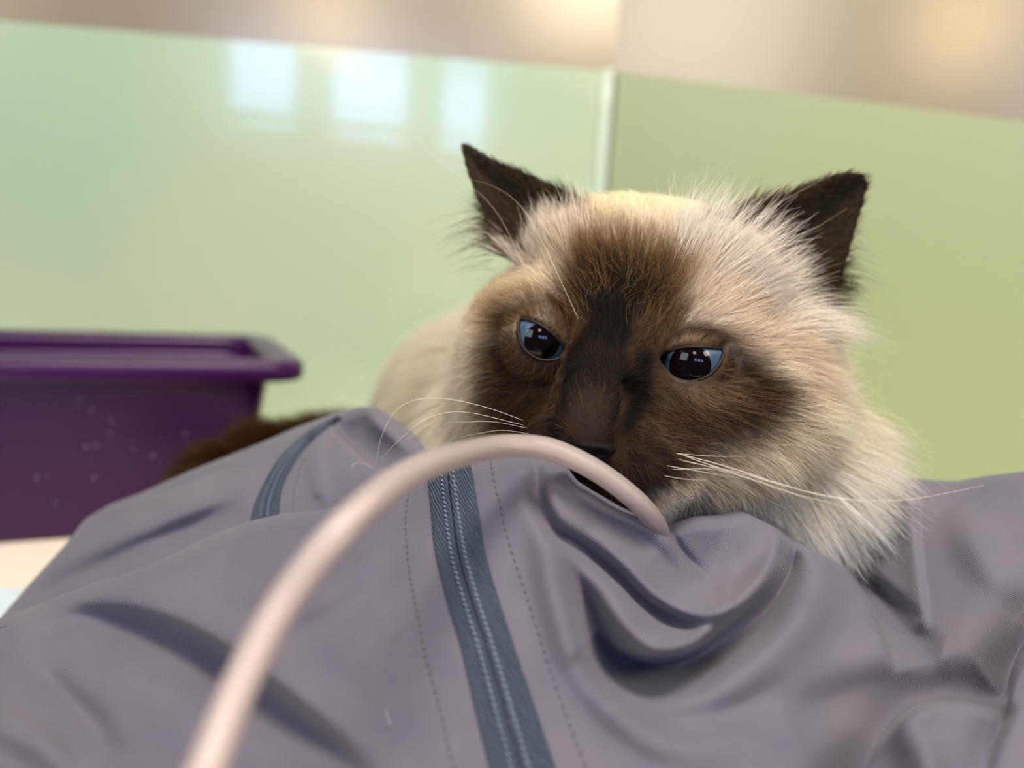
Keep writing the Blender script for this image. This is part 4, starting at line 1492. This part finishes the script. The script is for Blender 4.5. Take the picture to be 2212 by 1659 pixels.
Z1 = [(916, 1012, 1010, 1000, 0), (929, 1024, 1021, 1020, 0), (935, 1110, 1035, 1105, 0), (944, 1198, 1049, 1195, 0), (968, 1300, 1077, 1296, 0), (997, 1400, 1108, 1394, 0), (1024, 1520, 1148, 1512, 0), (1054, 1646, 1190, 1638, 0), (1090, 1780, 1235, 1770, 0)]
Z1[0] = (931, 1008, 1012, 997, 0)
zp1, lx, ly, rx, ry = zipper(clA, Z1, garment, 150, .47)
for v_ in (.33, .60):
    path = [(float(lx[i] * (1 - v_) + rx[i] * v_), float(ly[i] * (1 - v_) + ry[i] * v_)) for i in range(2, 150, 12)]
    stitches(clA, path, .0015, .0017, .0006, 'b', zp1, .0013, tilt=.5)
stitches(clA, [(887, 1055), (878, 1124), (885, 1223), (902, 1323), (922, 1422), (952, 1536), (977, 1646), (1010, 1760)], .0021, .0015, .00060, 'g', front, .0004)
stitches(clA, [(1059, 995), (1076, 1074), (1101, 1178), (1141, 1298), (1181, 1422), (1220, 1541), (1260, 1646), (1300, 1750)], .0021, .0015, .00060, 'g', front, .0004)

Z2 = [(545, 1128, 604, 1118, 0), (552, 1095, 606, 1085, 0), (566, 1060, 612, 1055, 0), (584, 1025, 626, 1022, 0), (606, 992, 644, 992, 0), (640, 957, 668, 962, 0), (685, 924, 703, 931, 0), (730, 902, 742, 906, 0)]
zp2, lx2, ly2, rx2, ry2 = zipper(clB, Z2, garment, 70, .5)
for v_ in (.35, .62):
    path = [(float(lx2[i] * (1 - v_) + rx2[i] * v_), float(ly2[i] * (1 - v_) + ry2[i] * v_)) for i in range(1, 62, 6)]
    stitches(clB, path, .0017, .0012, .0005, 'b', zp2, .0013)
stitches(clB, [(634, 1110), (637, 1065), (652, 1008), (668, 985)], .0024, .0017, .0005, 'g', back_p, .0004)
print('garment', round(time.time() - T0, 1))

# ------------------------------------------------------------------ clear plastic tube arching over the garment
m_tube = bpy.data.materials.new('milky_clear_plastic'); m_tube.use_nodes = True
m_tube.node_tree.nodes.clear()
ot = nd(m_tube, 'ShaderNodeOutputMaterial')
tt_ = nd(m_tube, 'ShaderNodeBsdfTransparent'); tt_.inputs['Color'].default_value = (.97, .94, .93, 1)
td = nd(m_tube, 'ShaderNodeBsdfDiffuse'); td.inputs['Color'].default_value = lin('fff0ec')
tl_ = nd(m_tube, 'ShaderNodeBsdfTranslucent'); tl_.inputs['Color'].default_value = lin('ffefea')
tg = nd(m_tube, 'ShaderNodeBsdfGlossy'); tg.inputs['Roughness'].default_value = .32
fr = nd(m_tube, 'ShaderNodeFresnel'); fr.inputs['IOR'].default_value = 1.3
x1 = nd(m_tube, 'ShaderNodeMixShader'); x1.inputs[0].default_value = .35
x2 = nd(m_tube, 'ShaderNodeMixShader'); x2.inputs[0].default_value = .40
x3 = nd(m_tube, 'ShaderNodeMixShader')
lk(m_tube, td.outputs[0], x1.inputs[1]); lk(m_tube, tl_.outputs[0], x1.inputs[2])
lk(m_tube, tt_.outputs[0], x2.inputs[1]); lk(m_tube, x1.outputs[0], x2.inputs[2])
lk(m_tube, fr.outputs[0], x3.inputs[0]); lk(m_tube, x2.outputs[0], x3.inputs[1]); lk(m_tube, tg.outputs[0], x3.inputs[2])
lk(m_tube, x3.outputs[0], ot.inputs['Surface'])
TP = [(372, 1900, .094), (405, 1780, .100), (448, 1655, .107), (525, 1465, .116), (618, 1292, .1235), (756, 1122, .131), (900, 1016, .152), (1045, 970, .182), (1130, 963, .194), (1200, 974, .1985), (1290, 1018, .2015), (1370, 1078, .206), (1412, 1126, .212), (1430, 1170, .221), (1440, 1225, .230)]
C3 = catmull(np.array([PW(*p) for p in TP]), 140)
Vo, Fo = tube_mesh(C3, .0029, 24, cap=False)
Vi, Fi = tube_mesh(C3, .0019, 24, cap=False)
n_ = len(Vo)
Fo = Fo + [tuple(x + n_ for x in f[::-1]) for f in Fi]
for base in (0, n_ - 24):
    for k in range(24):
        k2 = (k + 1) % 24
        q = (base + k, base + k2, base + k2 + n_, base + k + n_)
        Fo.append(q if base else q[::-1])
tube = mesh_np('plastic_tube', np.vstack([Vo, Vi]), Fo, m_tube, origin=C3[0])
tag(tube, 'milky clear plastic tube arching over the garment towards the cat\'s mouth', 'tube')

# loose shed hairs lying on the cloth
m_loose = mat('loose_hair', lin('e9dcc8'), rough=.4)
for cl, pts, lab in ((clB, [(760, 1008), (766, 1001), (778, 999), (792, 1003), (803, 1012)], 'short curled pale hair lying on the back fold beside the tube'),
                     (clA, [(1420, 1487), (1424, 1478), (1432, 1472), (1441, 1469)], 'tiny curved pale hair below the dark fold pocket'),
                     (clA, [(832, 1535), (838, 1550), (842, 1566)], 'tiny straight pale hair left of the long zipper')):
    C4 = catmull(np.array([cl.pt(float(a_), float(b_), .0009) for a_, b_ in pts]), 16)
    V, F = tube_mesh(C4, .00005, 6)
    tag(mesh_np('loose_hair', V, F, m_loose, origin=C4[0]), lab, 'hair', 'loose hairs on the garment')
print('script', round(time.time() - T0, 1))
